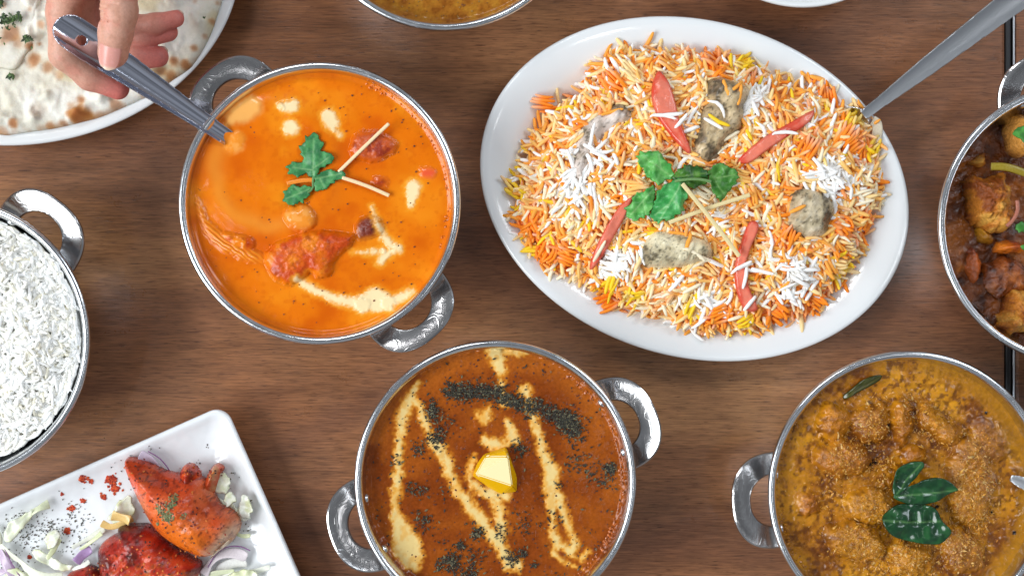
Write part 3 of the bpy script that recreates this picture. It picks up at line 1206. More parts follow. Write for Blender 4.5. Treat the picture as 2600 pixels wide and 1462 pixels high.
def z_but(x, y):
    F, C = pbf(x, y)
    r = np.hypot(x - B_BUT.x, y - B_BUT.y)
    z = ZB + 0.0006 * fbm(x, y, 0, 45, 3, 1) + 0.0012 * sstep(RB - 0.003, RB, r)
    sw = np.hypot(x - W(2, [(480, 560)], ZB)[0][0], y - W(2, [(480, 560)], ZB)[0][1])
    z = z + 0.0010 * np.exp(-((sw - 0.033) / 0.006) ** 2) + 0.0012 * np.exp(-(sw / 0.018) ** 2)
    for (poly, h, c), d in zip(PB, F):
        t = np.clip((d + 0.0020) / 0.0085, 0, 1)
        det = {'red': 0.0009, 'dark': 0.0008, 'orange': 0.0008, 'shred': 0.0004, 'sauce': 0.0001, 'red2': 0.0004}[c]
        if c == 'shred':
            n = np.sin((x * 0.75 + y) * 2600 + 4 * fbm(x, y, 0, 150, 2, 9))
        else:
            n = fbm(x, y, 0, 330, 4, 12)
        z = np.maximum(z, ZB - 0.0006 + h * np.sqrt(np.clip(1 - (1 - t) ** 2, 0, 1)) + det * n * (t > 0) * t)
    for d in C:
        z = z + 0.0005 * sstep(0.0010, -0.0012, d)
    dp, _, _ = poly_sdf(PATCH_B, x, y)
    return z + 0.0005 * sstep(-0.001, 0.002, dp)


def c_but(x, y):
    F, C = pbf(x, y)
    base = np.broadcast_to(srgb(222, 112, 7), x.shape + (3,)).copy()
    n = fbm(x, y, 0, 40, 4, 31)
    base = mix(base, srgb(232, 132, 18), sstep(-0.05, 0.5, n))
    base = mix(base, srgb(202, 86, 3), sstep(0.05, 0.55, -n) * 0.8)
    base = mix(base, srgb(204, 92, 6), sstep(0.1, 0.5, fbm(x, y, 0, 420, 3, 36)) * 0.35)
    # paler swirl left by the spoon
    c0 = W(2, [(500, 560)], ZB)[0]
    rr = np.hypot(x - c0[0], y - c0[1])
    an = np.arctan2(y - c0[1], x - c0[0])
    an = (an + 2 * np.pi) % (2 * np.pi)
    sw = np.exp(-((rr - 0.031 - 0.003 * fbm(x, y, 0, 60, 2, 8)) / 0.0045) ** 2) * sstep(2.2, 2.9, an) * sstep(5.6, 4.7, an)
    base = mix(base, srgb(236, 148, 50), np.clip(sw, 0, 1) * 0.6)
    for (poly, h, c), d in zip(PB, F):
        m = sstep(-0.0026, 0.0022, d)
        nn = fbm(x, y, 0, 380, 4, 44)
        n4 = fbm(x, y, 0, 130, 3, 46)
        if c == 'red':
            cc = mix(np.broadcast_to(srgb(196, 84, 30), x.shape + (3,)), srgb(150, 48, 22), sstep(-0.1, 0.4, nn))
        elif c == 'orange':
            cc = mix(np.broadcast_to(srgb(218, 98, 8), x.shape + (3,)), srgb(202, 72, 12), sstep(0.0, 0.5, n4 + sstep(0.005, 0.0, d) * 0.5))
            cc = mix(cc, srgb(230, 124, 18), sstep(0.05, 0.4, -n4))
            cc = mix(cc, srgb(150, 46, 16), sstep(0.25, 0.5, nn) * 0.5)
        elif c == 'dark':
            cc = mix(np.broadcast_to(srgb(118, 44, 26), x.shape + (3,)), srgb(30, 18, 22), sstep(-0.15, 0.35, nn + (W(2, [(925, 0)], ZB)[0][0] - x) * 60))
        elif c == 'red2':
            cc = np.broadcast_to(srgb(226, 88, 52), x.shape + (3,))
        elif c == 'shred':
            s = np.sin((x * 0.75 + y) * 2600 + 4 * fbm(x, y, 0, 150, 2, 9))
            cc = mix(np.broadcast_to(srgb(214, 104, 12), x.shape + (3,)), srgb(236, 146, 44), sstep(-0.3, 0.7, s))
        else:
            cc = mix(np.broadcast_to(srgb(232, 140, 44), x.shape + (3,)), srgb(238, 158, 74), sstep(0, 0.3, nn))
        base = mix(base, cc, m)
    dp, _, _ = poly_sdf(PATCH_B, x, y)
    dp = dp + 0.0016 * fbm(x, y, 0, 260, 3, 77)
    base = mix(base, srgb(241, 178, 96), sstep(-0.0024, 0.0024, dp) * 0.85)
    dmin = np.min(np.stack(C), 0)
    base = mix(base, srgb(238, 160, 44), sstep(0.0030, 0.0, dmin) * 0.8)
    base = mix(base, srgb(243, 218, 168), sstep(0.0009, -0.0017, dmin))
    return base


def mk_cream_b(i):
    return lambda x, y: (pbf(x, y)[1][i] < -0.0002).astype(float)


def mk_piece_b(i):
    return lambda x, y: (pbf(x, y)[0][i] > 0.0004).astype(float)


parts = [('chicken_piece', mk_piece_b(i), M_MEAT if i in (0, 1, 2) else M_SAUCE) for i in (0, 1, 2, 4, 5, 6, 7)] + [('cream_drop', mk_cream_b(i), M_CREAM) for i in range(len(CREAM_B))]
food_disc((B_BUT.x, B_BUT.y), RB, 0.00055, z_but, c_but, parts, M_SAUCE, but, 'sauce')
zq = lambda x, y: np.full(np.shape(x), ZB + 0.0004)
flakes('spice_speck', in_disc(160, (B_BUT.x, B_BUT.y), RB * 0.95, 3), zq, 0.0011, [srgb(120, 50, 15), srgb(80, 35, 15)], M_FLAKE, but, 0.05, 0.8, 0.0001, 0.2, 'stuff', 4)
del _pb_cache
_pb_cache = {}


# leaves ------------------------------------------------------------
def leaf(par, crop, poly, z, zf, cols, name='leaf', mat=M_LEAF, curl=0.0015, rib=None, smooth=1, seed=0, freq=180, thick=0.00035, res=0.0006, teeth=0.0016):
    p = W(crop, poly, z)
    p = (p - p.mean(0)) * 1.08 + p.mean(0)
    p = chaikin(p, smooth + (1 if teeth else 0))
    c0 = p.mean(0)
    if teeth:
        rad_ = (p - c0) / (np.linalg.norm(p - c0, axis=1, keepdims=True) + 1e-9)
        p = p + rad_ * (teeth * fbm(p[:, 0], p[:, 1], 0, 620, 2, seed + 70))[:, None]

    def zb(x, y):
        return zf(x, y) + curl * (0.6 + fbm(x, y, 0, freq, 2, seed)) + 0.25 * curl * sstep(0.0, 0.012, np.hypot(x - c0[0], y - c0[1]))

    def hf(x, y, d):
        h = thick * np.sqrt(np.clip(d / 0.0006, 0, 1))
        if rib is not None:
            for a, b in rib:
                h = h - 0.00022 * np.exp(-(stroke_dist(W(crop, [a, b], z), [0, 0], x, y) / 0.0005) ** 2) * (d > 0)
        return h

    def cf(x, y, d):
        n = fbm(x, y, 0, 260, 3, seed + 3)
        c = mix(np.broadcast_to(cols[0], x.shape + (3,)), cols[1], sstep(-0.3, 0.45, n))
        if rib is not None:
            for a, b in rib:
                c = mix(c, cols[2] if len(cols) > 2 else cols[1] * 1.6, 0.7 * np.exp(-(stroke_dist(W(crop, [a, b], z), [0, 0], x, y) / 0.0004) ** 2))
        return c
    return inflate(name, p, res, hf, cf, mat, par, zb)


ZL = ZB + 0.002
cor = empty('coriander_sprig', (*W(2, [(690, 600)], ZL)[0], ZB), 'green coriander sprig lying on the orange curry', 'herb')
GC = [srgb(48, 118, 68), srgb(78, 152, 88), srgb(128, 178, 118)]
flat_b = lambda x, y: np.full(np.shape(x), ZB + 0.0010)
leaf(cor, 2, [(690, 392), (716, 405), (712, 425), (733, 440), (728, 462), (722, 478), (748, 482), (772, 498), (770, 515), (777, 532), (755, 540), (742, 556), (716, 562), (702, 590), (688, 602), (668, 590),
              (650, 578), (634, 588), (612, 602), (596, 588), (574, 582), (578, 562), (566, 545), (588, 538), (600, 522), (622, 530), (645, 528), (640, 505), (626, 488), (632, 470), (618, 456), (640, 448),
              (652, 432), (650, 412), (672, 408)], ZL, flat_b, GC, rib=[((688, 600), (690, 420)), ((690, 560), (760, 510)), ((685, 570), (590, 555))], seed=2)
leaf(cor, 2, [(692, 600), (715, 590), (730, 572), (756, 578), (782, 568), (800, 574), (842, 580), (826, 594), (832, 612), (804, 614), (784, 628), (768, 634), (755, 660), (735, 658), (712, 672), (696, 660), (690, 632)],
     ZL, flat_b, GC, rib=[((695, 610), (820, 585)), ((720, 610), (740, 655))], seed=3)
leaf(cor, 2, [(560, 662), (582, 646), (605, 640), (622, 648), (645, 645), (672, 656), (660, 672), (664, 692), (646, 700), (640, 724), (615, 720), (592, 736), (570, 722), (540, 716), (550, 695), (545, 680)],
     ZL, flat_b, GC, rib=[((668, 660), (560, 705)), ((630, 678), (600, 650))], seed=4)
st = [(*q, ZB + 0.0022) for q in W(2, [(690, 585), (686, 625), (688, 655), (660, 680), (640, 690)], ZL)]
ribbon('stem', st, 0.0013, 0.0012, M_LEAF, cor, srgb(96, 140, 84))
for i, (a, b, w, c, lab) in enumerate([((1052, 350), (808, 577), 20, srgb(242, 216, 172), 'pale ginger strip leaning across the red chunk in orange curry'),
                                       ((826, 604), (1050, 690), 21, srgb(243, 216, 170), 'pale ginger strip under the coriander on orange curry'),
                                       ((562, 632), (690, 614), 26, srgb(238, 140, 48), 'sauce-coated ginger strip beside the coriander stem on orange curry')]):
    pa, pb = W(2, [a, b], ZL)
    za = ZB + (0.0048 if i == 0 else 0.0014)
    o = ribbon('ginger_strip', [(*pa, za + 0.0008), (*(pa * .5 + pb * .5 + np.array([0.0004, 0.0006])), (za + ZB + 0.0014) / 2 + 0.0006), (*pb, ZB + 0.0014)], w * kb * 0.85, 0.0016, M_VEG, None, c)
    tag(o, lab, 'ginger', 'ginger strips on the orange curry')

# ------------------------------------------------------------------ brown curry with cream streaks and butter
ZD = 0.0462
kd = pxm(7, ZD)
RD = wall_r(ZD) + 0.0003
dal = empty('brown_curry', (B_DAL.x, B_DAL.y, 0.02), 'rich brown curry with zigzag cream streaks and dark herb flakes', 'curry')


def S7(pts, widths):
    return W(7, pts, ZD), np.asarray(widths) * kd * 0.86


CREAM_D = [S7([(605, 312), (575, 370), (545, 430), (512, 520), (508, 580), (502, 660), (492, 800), (482, 950), (466, 1060), (488, 1110), (515, 1190), (540, 1270), (575, 1340), (602, 1395)],
              [16, 40, 74, 84, 56, 50, 62, 54, 44, 76, 150, 190, 140, 50]),
           S7([(565, 400), (625, 450), (645, 520), (680, 620), (735, 705), (782, 770), (800, 850), (850, 950), (935, 1065), (1020, 1165), (1085, 1245), (1120, 1330), (1150, 1375), (1200, 1385)],
              [30, 36, 38, 48, 76, 52, 58, 60, 70, 62, 80, 84, 90, 60]),
           S7([(1045, 960), (1080, 1000), (1095, 1080), (1105, 1180), (1080, 1245)], [44, 70, 60, 58, 70]),
           S7([(1240, 345), (1262, 400), (1285, 500), (1318, 610), (1350, 730), (1395, 840), (1405, 950), (1398, 1060), (1412, 1200), (1440, 1262), (1500, 1290)],
              [80, 56, 34, 46, 62, 104, 96, 46, 50, 54, 60]),
           S7([(1425, 960), (1460, 1060), (1505, 1170), (1535, 1250), (1520, 1300)], [60, 30, 42, 54, 60]),
           S7([(1400, 1305), (1460, 1360), (1510, 1378), (1585, 1405)], [16, 26, 26, 10]), S7([(1520, 1330), (1570, 1345), (1608, 1300)], [26, 24, 8]),
           S7([(1055, 115), (1075, 170), (1105, 235)], [110, 92, 56]), S7([(1090, 118), (1160, 122), (1250, 120)], [60, 44, 26]),
           S7([(1102, 305), (1112, 370), (1122, 430)], [22, 34, 56]), S7([(1015, 475), (1010, 510)], [50, 54]), S7([(965, 500), (985, 515)], [26, 40]),
           S7([(1010, 640), (1050, 665), (1110, 672)], [50, 80, 44]), S7([(1142, 538), (1160, 590), (1175, 650)], [24, 52, 62]), S7([(1120, 680), (1175, 645)], [16, 40]),
           S7([(935, 745), (920, 840), (910, 875), (965, 925), (1030, 960), (1120, 975)], [24, 36, 30, 56, 70, 60])]

_c2 = {}


def cdf(x, y):
    key = (x.shape, float(x.flat[0]), float(x.flat[-1]))
    if key not in _c2:
        wob = 0.0019 * fbm(x, y, 0, 260, 3, 15) + 0.0013 * fbm(x, y, 0, 800, 2, 16)
        _c2[key] = [stroke_dist(p, w, x, y) + wob for p, w in CREAM_D]
    return _c2[key]


def z_dal(x, y):
    r = np.hypot(x - B_DAL.x, y - B_DAL.y)
    z = ZD + 0.0004 * fbm(x, y, 0, 60, 3, 1) + 0.00022 * fbm(x, y, 0, 420, 3, 2) + 0.0016 * sstep(RD - 0.0028, RD, r) * (1 + 0.6 * fbm(x, y, 0, 300, 2, 3))
    dm = np.min(np.stack(cdf(x, y)), 0)
    return z + 0.0003 * sstep(0.001, -0.001, dm)


def c_dal(x, y):
    n = fbm(x, y, 0, 55, 4, 91)
    base = mix(np.broadcast_to(srgb(138, 64, 15), x.shape + (3,)), srgb(156, 78, 18), sstep(-0.1, 0.5, n))
    base = mix(base, srgb(126, 56, 10), sstep(0.05, 0.5, -n))
    r = np.hypot(x - B_DAL.x, y - B_DAL.y)
    base = mix(base, srgb(180, 96, 26), 0.8 * sstep(RD - 0.014, RD - 0.004, r) * sstep(-0.4, 0.4, fbm(x, y, 0, 80, 2, 5) + (y - B_DAL.y) * 8))
    dm = np.min(np.stack(cdf(x, y)), 0)
    hal = fbm(x, y, 0, 240, 3, 55)
    base = mix(base, srgb(206, 124, 30), sstep(0.0026, 0.0, dm + 0.0006 * hal) * 0.85)
    base = mix(base, srgb(232, 166, 62), sstep(0.0014, -0.0010, dm) * 0.95)
    inner = mix(np.broadcast_to(srgb(230, 200, 132), x.shape + (3,)), srgb(226, 178, 98), sstep(0.0, 0.4, hal))
    m = sstep(0.0006, -0.0024, dm)
    return base * (1 - m[..., None]) + inner * m[..., None]


def mk_cream_d(i):
    return lambda x, y: (cdf(x, y)[i] < 0.0).astype(float)


food_disc((B_DAL.x, B_DAL.y), RD, 0.00055, z_dal, c_dal, [('cream_streak', mk_cream_d(i), M_CREAM) for i in range(len(CREAM_D))], M_DAL, dal, 'sauce')
# dried herb flakes
zd_ = lambda x, y: np.full(np.shape(x), ZD + 0.0005)
spec = [(x, 360 + 0.06 * (x - 780) + random.uniform(-25, 25), 60, 70) for x in range(790, 1120, 30)]
spec += [(1100 + i * 30, 405 + i * 4, 62, 46) for i in range(4)]
spec += [(1180 + i * 38, 430 + i * 9 + random.uniform(-20, 20), 66, 75) for i in range(6)]
spec += [(1420 + i * 30, 500 + i * 22, 70, 95) for i in range(5)] + [(1500, 540, 90, 230), (700, 490, 60, 110), (690, 440, 50, 50), (725, 650, 70, 90), (760, 560, 80, 60), (1210, 690, 55, 90),
         (810, 1365, 70, 190), (740, 1380, 60, 60), (910, 1425, 70, 130), (960, 1195, 50, 80), (860, 1270, 40, 60), (935, 1330, 60, 50), (1745, 812, 50, 120), (1540, 770, 80, 70), (1630, 840, 90, 70),
         (640, 1125, 70, 90), (1230, 1310, 50, 40), (1300, 1378, 25, 24), (1240, 1150, 80, 30), (610, 700, 60, 40), (570, 930, 60, 40), (640, 950, 60, 30), (1700, 900, 60, 40), (1550, 640, 60, 30),
         (1160, 1350, 60, 60), (1100, 1190, 60, 40), (1410, 1100, 60, 30), (690, 640, 50, 50), (480, 760, 60, 20), (1440, 910, 60, 20)]
hx = clusters(spec, 7, ZD, 5)
hx = np.concatenate([hx, in_disc(380, (B_DAL.x, B_DAL.y), RD * 0.97, 6)])
hx = hx[np.hypot(hx[:, 0] - B_DAL.x, hx[:, 1] - B_DAL.y) < RD - 0.001]
hx = hx[np.random.default_rng(2).uniform(0, 1, len(hx)) < 0.8]
flk = flakes('herb_flakes', hx, zd_, 0.0020, [srgb(40, 34, 24), srgb(54, 46, 30), srgb(32, 30, 24), srgb(104, 98, 70), srgb(50, 50, 36)], M_FLAKE, None, 0.5, 0.42, 0.0003, 0.4, 'stuff', 8)
tag(flk, 'dark dried herb flakes sprinkled over the brown curry and cream', 'herb flakes')
flakes('lentil_speck', in_disc(420, (B_DAL.x, B_DAL.y), RD * 0.97, 9), lambda x, y: np.full(np.shape(x), ZD + 0.0001), 0.0012, [srgb(100, 40, 14), srgb(84, 34, 14)], M_FLAKE, dal, 0.05, 0.8, 0.0001, 0.2, 'stuff', 10)

# butter chunk: faceted wedge, edges melted
import bmesh
bt = bmesh.new()
zt = ZD + 0.0075
top = [((1142, 742), 0.0074), ((950, 846), 0.0068), ((1166, 916), 0.0070), ((1128, 708), 0.0050), ((1010, 742), 0.0044)]
low = [((958, 778), 0.0), ((1000, 725), 0.0), ((1130, 683), 0.0), ((1160, 760), 0.0), ((1196, 868), 0.0), ((1194, 950), 0.0), ((1100, 968), 0.0), ((1036, 934), 0.0), ((928, 856), 0.0)]
for (q, h) in top + low:
    w_ = W(7, [q], ZD + h)[0]
    bt.verts.new((w_[0], w_[1], ZD - 0.0004 + h))
bmesh.ops.convex_hull(bt, input=bt.verts)
bmesh.ops.bevel(bt, geom=bt.edges[:] , offset=0.0005, segments=2, affect='EDGES')
me = bpy.data.meshes.new('butter_pat')
bt.to_mesh(me)
bt.free()
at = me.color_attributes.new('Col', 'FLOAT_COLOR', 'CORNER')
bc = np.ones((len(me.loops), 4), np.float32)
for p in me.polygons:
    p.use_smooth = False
    m_ = float(sstep(0.80, 0.93, np.array([p.normal.z]))[0])  # light on upward facets put into the colour: pale top, yellow sides
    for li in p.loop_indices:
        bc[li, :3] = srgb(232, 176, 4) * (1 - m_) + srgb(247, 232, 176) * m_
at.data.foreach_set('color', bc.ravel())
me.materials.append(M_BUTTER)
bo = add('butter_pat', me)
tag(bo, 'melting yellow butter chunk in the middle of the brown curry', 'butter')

# ------------------------------------------------------------------ ochre gravy in the far bowl
ZT = 0.0445
RT = wall_r(ZT) + 0.0003
och = empty('ochre_gravy', (B_TOP.x, B_TOP.y, 0.02), 'smooth ochre gravy in the otherwise ungarnished steel bowl', 'curry')


def z_top(x, y):
    r = np.hypot(x - B_TOP.x, y - B_TOP.y)
    return ZT + 0.0004 * fbm(x, y, 0, 60, 3, 71) + 0.0002 * fbm(x, y, 0, 500, 3, 72) + 0.0012 * sstep(RT - 0.003, RT, r)


def c_top(x, y):
    n = fbm(x, y, 0, 240, 4, 73)
    return mix(mix(np.broadcast_to(srgb(160, 100, 30), x.shape + (3,)), srgb(172, 116, 36), sstep(0, 0.4, n)), srgb(134, 76, 20), sstep(0.1, 0.5, -n))


food_disc((B_TOP.x, B_TOP.y), RT, 0.0009, z_top, c_top, [], M_DAL, och, 'sauce')
flakes('spice_speck', in_disc(900, (B_TOP.x, B_TOP.y), RT * 0.97, 19), lambda x, y: np.full(np.shape(x), ZT + 0.0004), 0.0011, [srgb(110, 60, 16), srgb(150, 110, 50)], M_FLAKE, och, 0.05, 0.8, 0.0, 0.2, 'stuff', 14)

# ------------------------------------------------------------------ golden coconut curry with curry leaves
ZC = 0.0462
RC = wall_r(ZC) + 0.0003
coco = empty('golden_curry', (B_COCO.x, B_COCO.y, 0.02), 'chunky golden curry covered with grated coconut', 'curry')
CH8 = [  # chunk outlines (crop 8), height, colour
    ([(540, 480), (590, 420), (660, 410), (720, 470), (730, 540), (680, 600), (610, 610), (555, 560)], 0.0065, srgb(200, 120, 22)),
    ([(540, 680), (620, 630), (720, 620), (820, 660), (850, 740), (800, 800), (660, 840), (560, 790)], 0.0070, srgb(196, 120, 36)),
    ([(760, 440), (860, 390), (960, 420), (980, 560), (900, 640), (800, 610), (750, 540)], 0.0060, srgb(176, 108, 36)),
    ([(1000, 400), (1060, 370), (1100, 440), (1090, 560), (1060, 660), (1010, 620), (985, 510)], 0.0066, srgb(200, 122, 20)),
    ([(1140, 440), (1220, 430), (1320, 500), (1410, 560), (1410, 620), (1330, 650), (1250, 590), (1180, 530)], 0.0068, srgb(216, 140, 34)),
    ([(1060, 660), (1160, 650), (1200, 720), (1130, 760), (1060, 730)], 0.0052, srgb(196, 118, 22)),
    ([(720, 950), (840, 910), (960, 960), (1000, 1060), (930, 1130), (800, 1110), (720, 1040)], 0.0058, srgb(200, 130, 28)),
    ([(600, 1150), (760, 1110), (900, 1160), (960, 1260), (880, 1340), (700, 1320), (600, 1240)], 0.0062, srgb(200, 132, 30)),
    ([(980, 1230), (1090, 1200), (1200, 1270), (1210, 1400), (1120, 1480), (1000, 1420)], 0.0056, srgb(202, 132, 28)),
    ([(1380, 620), (1500, 600), (1580, 720), (1600, 900), (1580, 1080), (1480, 1160), (1380, 1080), (1330, 900), (1360, 740)], 0.0056, srgb(180, 116, 40)),
    ([(1480, 500), (1600, 480), (1680, 570), (1690, 700), (1590, 760), (1500, 680)], 0.0046, srgb(146, 84, 30)),
    ([(1330, 1150), (1470, 1180), (1560, 1280), (1500, 1400), (1360, 1420), (1290, 1290)], 0.0050, srgb(176, 112, 36)),
    ([(420, 950), (520, 930), (560, 1000), (520, 1080), (430, 1060)], 0.0040, srgb(184, 100, 28))]
P8 = [(chaikin(W(8, p, ZC), 2), h, c) for p, h, c in CH8]
_c3 = {}


def f8(x, y):
    key = (x.shape, float(x.flat[0]), float(x.flat[-1]))
    if key not in _c3:
        _c3[key] = piece_field(P8, x, y, wob=0.003, freq=160)
    return _c3[key]


def z_coco(x, y):
    r = np.hypot(x - B_COCO.x, y - B_COCO.y)
    ed = sstep(RC, RC - 0.012, r)
    z = ZC + (0.0011 * fbm(x, y, 0, 110, 4, 41) + 0.0009 * np.abs(fbm(x, y, 0, 330, 4, 42)) - 0.0006) * (0.4 + 0.6 * ed) + 0.0012 * ed
    for (p, h, c), d in zip(P8, f8(x, y)):
        t = np.clip((d + 0.002) / 0.011, 0, 1)
        z = np.maximum(z, ZC - 0.0008 + 1.5 * h * np.sqrt(np.clip(1 - (1 - t) ** 2, 0, 1)) + (0.0011 * fbm(x, y, 0, 420, 4, 47) + 0.0008 * fbm(x, y, 0, 150, 2, 48)) * t)
    return z


def c_coco(x, y):
    n = fbm(x, y, 0, 60, 4, 61)
    n2 = fbm(x, y, 0, 420, 4, 62)
    b = mix(np.broadcast_to(srgb(182, 116, 14), x.shape + (3,)), srgb(210, 144, 24), sstep(-0.1, 0.5, n))
    b = mix(b, srgb(126, 68, 10), sstep(0.0, 0.45, -n))
    b = mix(b, srgb(196, 128, 30), sstep(0.1, 0.5, n2) * 0.6)
    b = mix(b, srgb(98, 50, 8), sstep(0.06, 0.4, -n2) * 0.8)
    for (p, h, c), d in zip(P8, f8(x, y)):
        m = sstep(-0.003, 0.003, d) * (0.75 + 0.25 * n2)
        b = mix(b, c * 1.0, np.clip(m, 0, 1) * 0.85)
    b = mix(b, srgb(132, 74, 12), sstep(0.15, 0.5, fbm(x, y, 0, 300, 3, 68)) * 0.6)
    r = np.hypot(x - B_COCO.x, y - B_COCO.y)
    return mix(b, srgb(178, 118, 14), sstep(RC - 0.012, RC - 0.003, r) * sstep(0, 0.5, (x - B_COCO.x) * 12 + 0.3 * n) * 0.9)


food_disc((B_COCO.x, B_COCO.y), RC, 0.00055, z_coco, c_coco,
          [('chunk', (lambda i: lambda x, y: (f8(x, y)[i] > 0.001).astype(float))(i), M_LUMPY) for i in range(len(P8))], M_GRAVY, coco, 'sauce')


def zf_coco(x, y):
    return z_coco(np.asarray(x), np.asarray(y))


sp8 = [(880, 520, 170, 420), (680, 740, 150, 300), (1230, 560, 190, 300), (1480, 860, 190, 800), (1470, 1080, 190, 700), (900, 1000, 180, 360), (800, 1230, 210, 560), (1050, 1300, 180, 420),
       (1400, 1250, 200, 500), (760, 640, 170, 260), (940, 780, 120, 150), (1120, 420, 150, 160), (600, 1000, 160, 120), (960, 1400, 190, 300), (1500, 640, 130, 150), (1200, 1380, 200, 300)]
cx_ = clusters([(a_, b_, int(c_ * 1.05), int(n_ * 0.9)) for a_, b_, c_, n_ in sp8], 8, ZC, 12)
keepc = np.hypot(cx_[:, 0] - B_COCO.x, cx_[:, 1] - B_COCO.y) < RC - 0.004
cx_ = cx_[keepc]
gc = flakes('grated_coconut', cx_, zf_coco, np.random.default_rng(3).choice([0.0016, 0.0023, 0.0032], len(cx_), p=[0.5, 0.38, 0.12]), [srgb(218, 158, 62), srgb(206, 142, 42), srgb(226, 172, 84), srgb(190, 120, 28), srgb(234, 192, 116), srgb(212, 146, 46), srgb(180, 110, 26)], M_LUMPY, None, 0.5, 0.34, -0.0001, 0.9, 'stuff', 15)
tag(gc, 'fine grated coconut shreds scattered over the golden curry', 'grated coconut')
flakes('mustard_seed', clusters([(965, 525, 10, 2), (870, 750, 30, 5), (1740, 1185, 10, 2), (1610, 1060, 10, 2), (1570, 450, 10, 2), (330, 1140, 10, 3), (1270, 1030, 12, 2)], 8, ZC, 16), zf_coco, 0.0022,
       [srgb(28, 20, 18)], M_GLOSSLEAF, coco, 0.1, 0.9, 0.0004, 0.9, 'stuff', 17)
GL = [srgb(20, 62, 34), srgb(34, 86, 44), srgb(96, 140, 80)]
curl8 = lambda off: (lambda x, y: np.full(np.shape(x), ZC + off))
for i, (poly, rib, lab, off, cu) in enumerate([
        ([(990, 830), (1010, 785), (1070, 752), (1130, 742), (1162, 748), (1168, 775), (1145, 800), (1120, 840), (1080, 880), (1030, 925), (1000, 955), (985, 920), (982, 870)], [((990, 945), (1150, 755))],
         'glossy dark green curry leaf pointing up from its pair on golden curry', 0.0098, 0.0022),
        ([(985, 945), (1040, 910), (1110, 880), (1180, 848), (1240, 838), (1300, 852), (1340, 885), (1372, 915), (1330, 930), (1280, 960), (1210, 990), (1140, 998), (1075, 988), (1020, 970)], [((990, 950), (1365, 915))],
         'glossy dark green curry leaf lying sideways between two others on golden curry', 0.0092, 0.0024),
        ([(918, 1085), (960, 1050), (1010, 1012), (1070, 1000), (1150, 1005), (1215, 1015), (1250, 1050), (1262, 1095), (1300, 1130), (1325, 1160), (1290, 1205), (1240, 1232), (1160, 1228), (1070, 1212),
          (1000, 1192), (950, 1150)], [((920, 1090), (1100, 1105)), ((1100, 1105), (1260, 1098))], 'largest glossy curry leaf, the lowest of the three on golden curry', 0.0090, 0.0034),
        ([(705, 362), (712, 335), (760, 300), (800, 262), (850, 238), (900, 224), (934, 226), (925, 252), (890, 275), (840, 300), (780, 330), (730, 362)], [((708, 358), (925, 235))],
         'narrow dark curry leaf half sunk near the rim in golden curry', 0.0030, 0.0012)]):
    cols = GL if i < 3 else [srgb(52, 56, 16), srgb(70, 72, 20), srgb(90, 84, 30)]
    lf = leaf(None, 8, poly, ZC + 0.004, curl8(off), cols, 'curry_leaf', M_GLOSSLEAF, cu, rib, 2, 30 + i, 120, 0.0005, 0.0006, 0.0)
    tag(lf, lab, 'leaf', 'curry leaves on the golden curry')

rg8 = np.random.default_rng(21)
for bc_, par_, z_w, a0, a1, n_, col_ in ((B_COCO, coco, ZC + 0.0012, 130, 235, 90, srgb(176, 112, 24)), (B_DAL, dal, ZD + 0.0012, -60, 55, 130, srgb(190, 104, 50)), (B_BUT, but, ZB + 0.0006, -20, 70, 70, srgb(226, 120, 40))):
    aa = np.radians(rg8.uniform(a0, a1, n_))
    rr8 = wall_r(z_w) - rg8.uniform(0.0004, 0.0030, n_)
    q8 = np.stack([bc_.x + rr8 * np.cos(aa), bc_.y + rr8 * np.sin(aa)], 1)
    flakes('oil_beads', q8, lambda x, y, z_w=z_w: np.full(np.shape(x), z_w), 0.0016, [col_], M_GRAVY, par_, 0.2, 1.0, 0.0, 0.6, 'stuff', 22)

# ------------------------------------------------------------------ dark dry curry in the bowl at the right edge
ZK = 0.028
RK = wall_r(ZK) + 0.0003
drk = empty('dark_curry', (B_DARK.x, B_DARK.y, 0.02), 'dark dry curry with browned orange chunks deep in its bowl', 'curry')


def z_drk(x, y):
    return ZK + 0.003 * fbm(x, y, 0, 70, 4, 81) + 0.002 * np.abs(fbm(x, y, 0, 240, 4, 82))


def c_drk(x, y):
    n = fbm(x, y, 0, 90, 4, 83)
    return mix(mix(np.broadcast_to(srgb(122, 62, 20), x.shape + (3,)), srgb(176, 100, 34), sstep(0.0, 0.5, n)), srgb(66, 30, 12), sstep(0.0, 0.5, -n))


food_disc((B_DARK.x, B_DARK.y), RK, 0.0009, z_drk, c_drk, [], M_LUMPY, drk, 'sauce')


def lump(name, par, crop, poly, z0, H, cols, mat, seed, freq=230, amp=0.0016, w=0.010, res=0.0007, blackness=0.0):
    p = chaikin(W(crop, poly, z0 + H * 0.6), 3)
    p = p + amp * 1.1 * np.stack([fbm(p[:, 0], p[:, 1], 0.3, 190, 3, seed + 31), fbm(p[:, 0], p[:, 1], 0.7, 190, 3, seed + 37)], 1)

    def hf(x, y, d):
        t = np.clip(d / w, 0, 1)
        h = H * np.sqrt(np.clip(1 - (1 - t) ** 2, 0, 1))
        return np.maximum(h + (amp * fbm(x, y, 0, freq, 4, seed) + amp * 0.8 * np.abs(fbm(x, y, 0, freq * 2.2, 3, seed + 5))) * np.clip(t * 2.5, 0, 1), 0) * (d > 0)

    def cf(x, y, d):
        n = fbm(x, y, 0, freq * 0.8, 4, seed + 9)
        c = mix(np.broadcast_to(cols[0], x.shape + (3,)), cols[1], sstep(-0.05, 0.4, n))
        c = mix(c, cols[2], sstep(0.05, 0.45, -n))
        if blackness:
            n2 = fbm(x, y, 0, freq * 1.3, 3, seed + 19)
            c = mix(c, srgb(36, 18, 16), sstep(0.30, 0.55, n2 + blackness * sstep(0.004, 0, d)))
        return c
    return inflate(name, p, res, hf, cf, mat, par, z0)


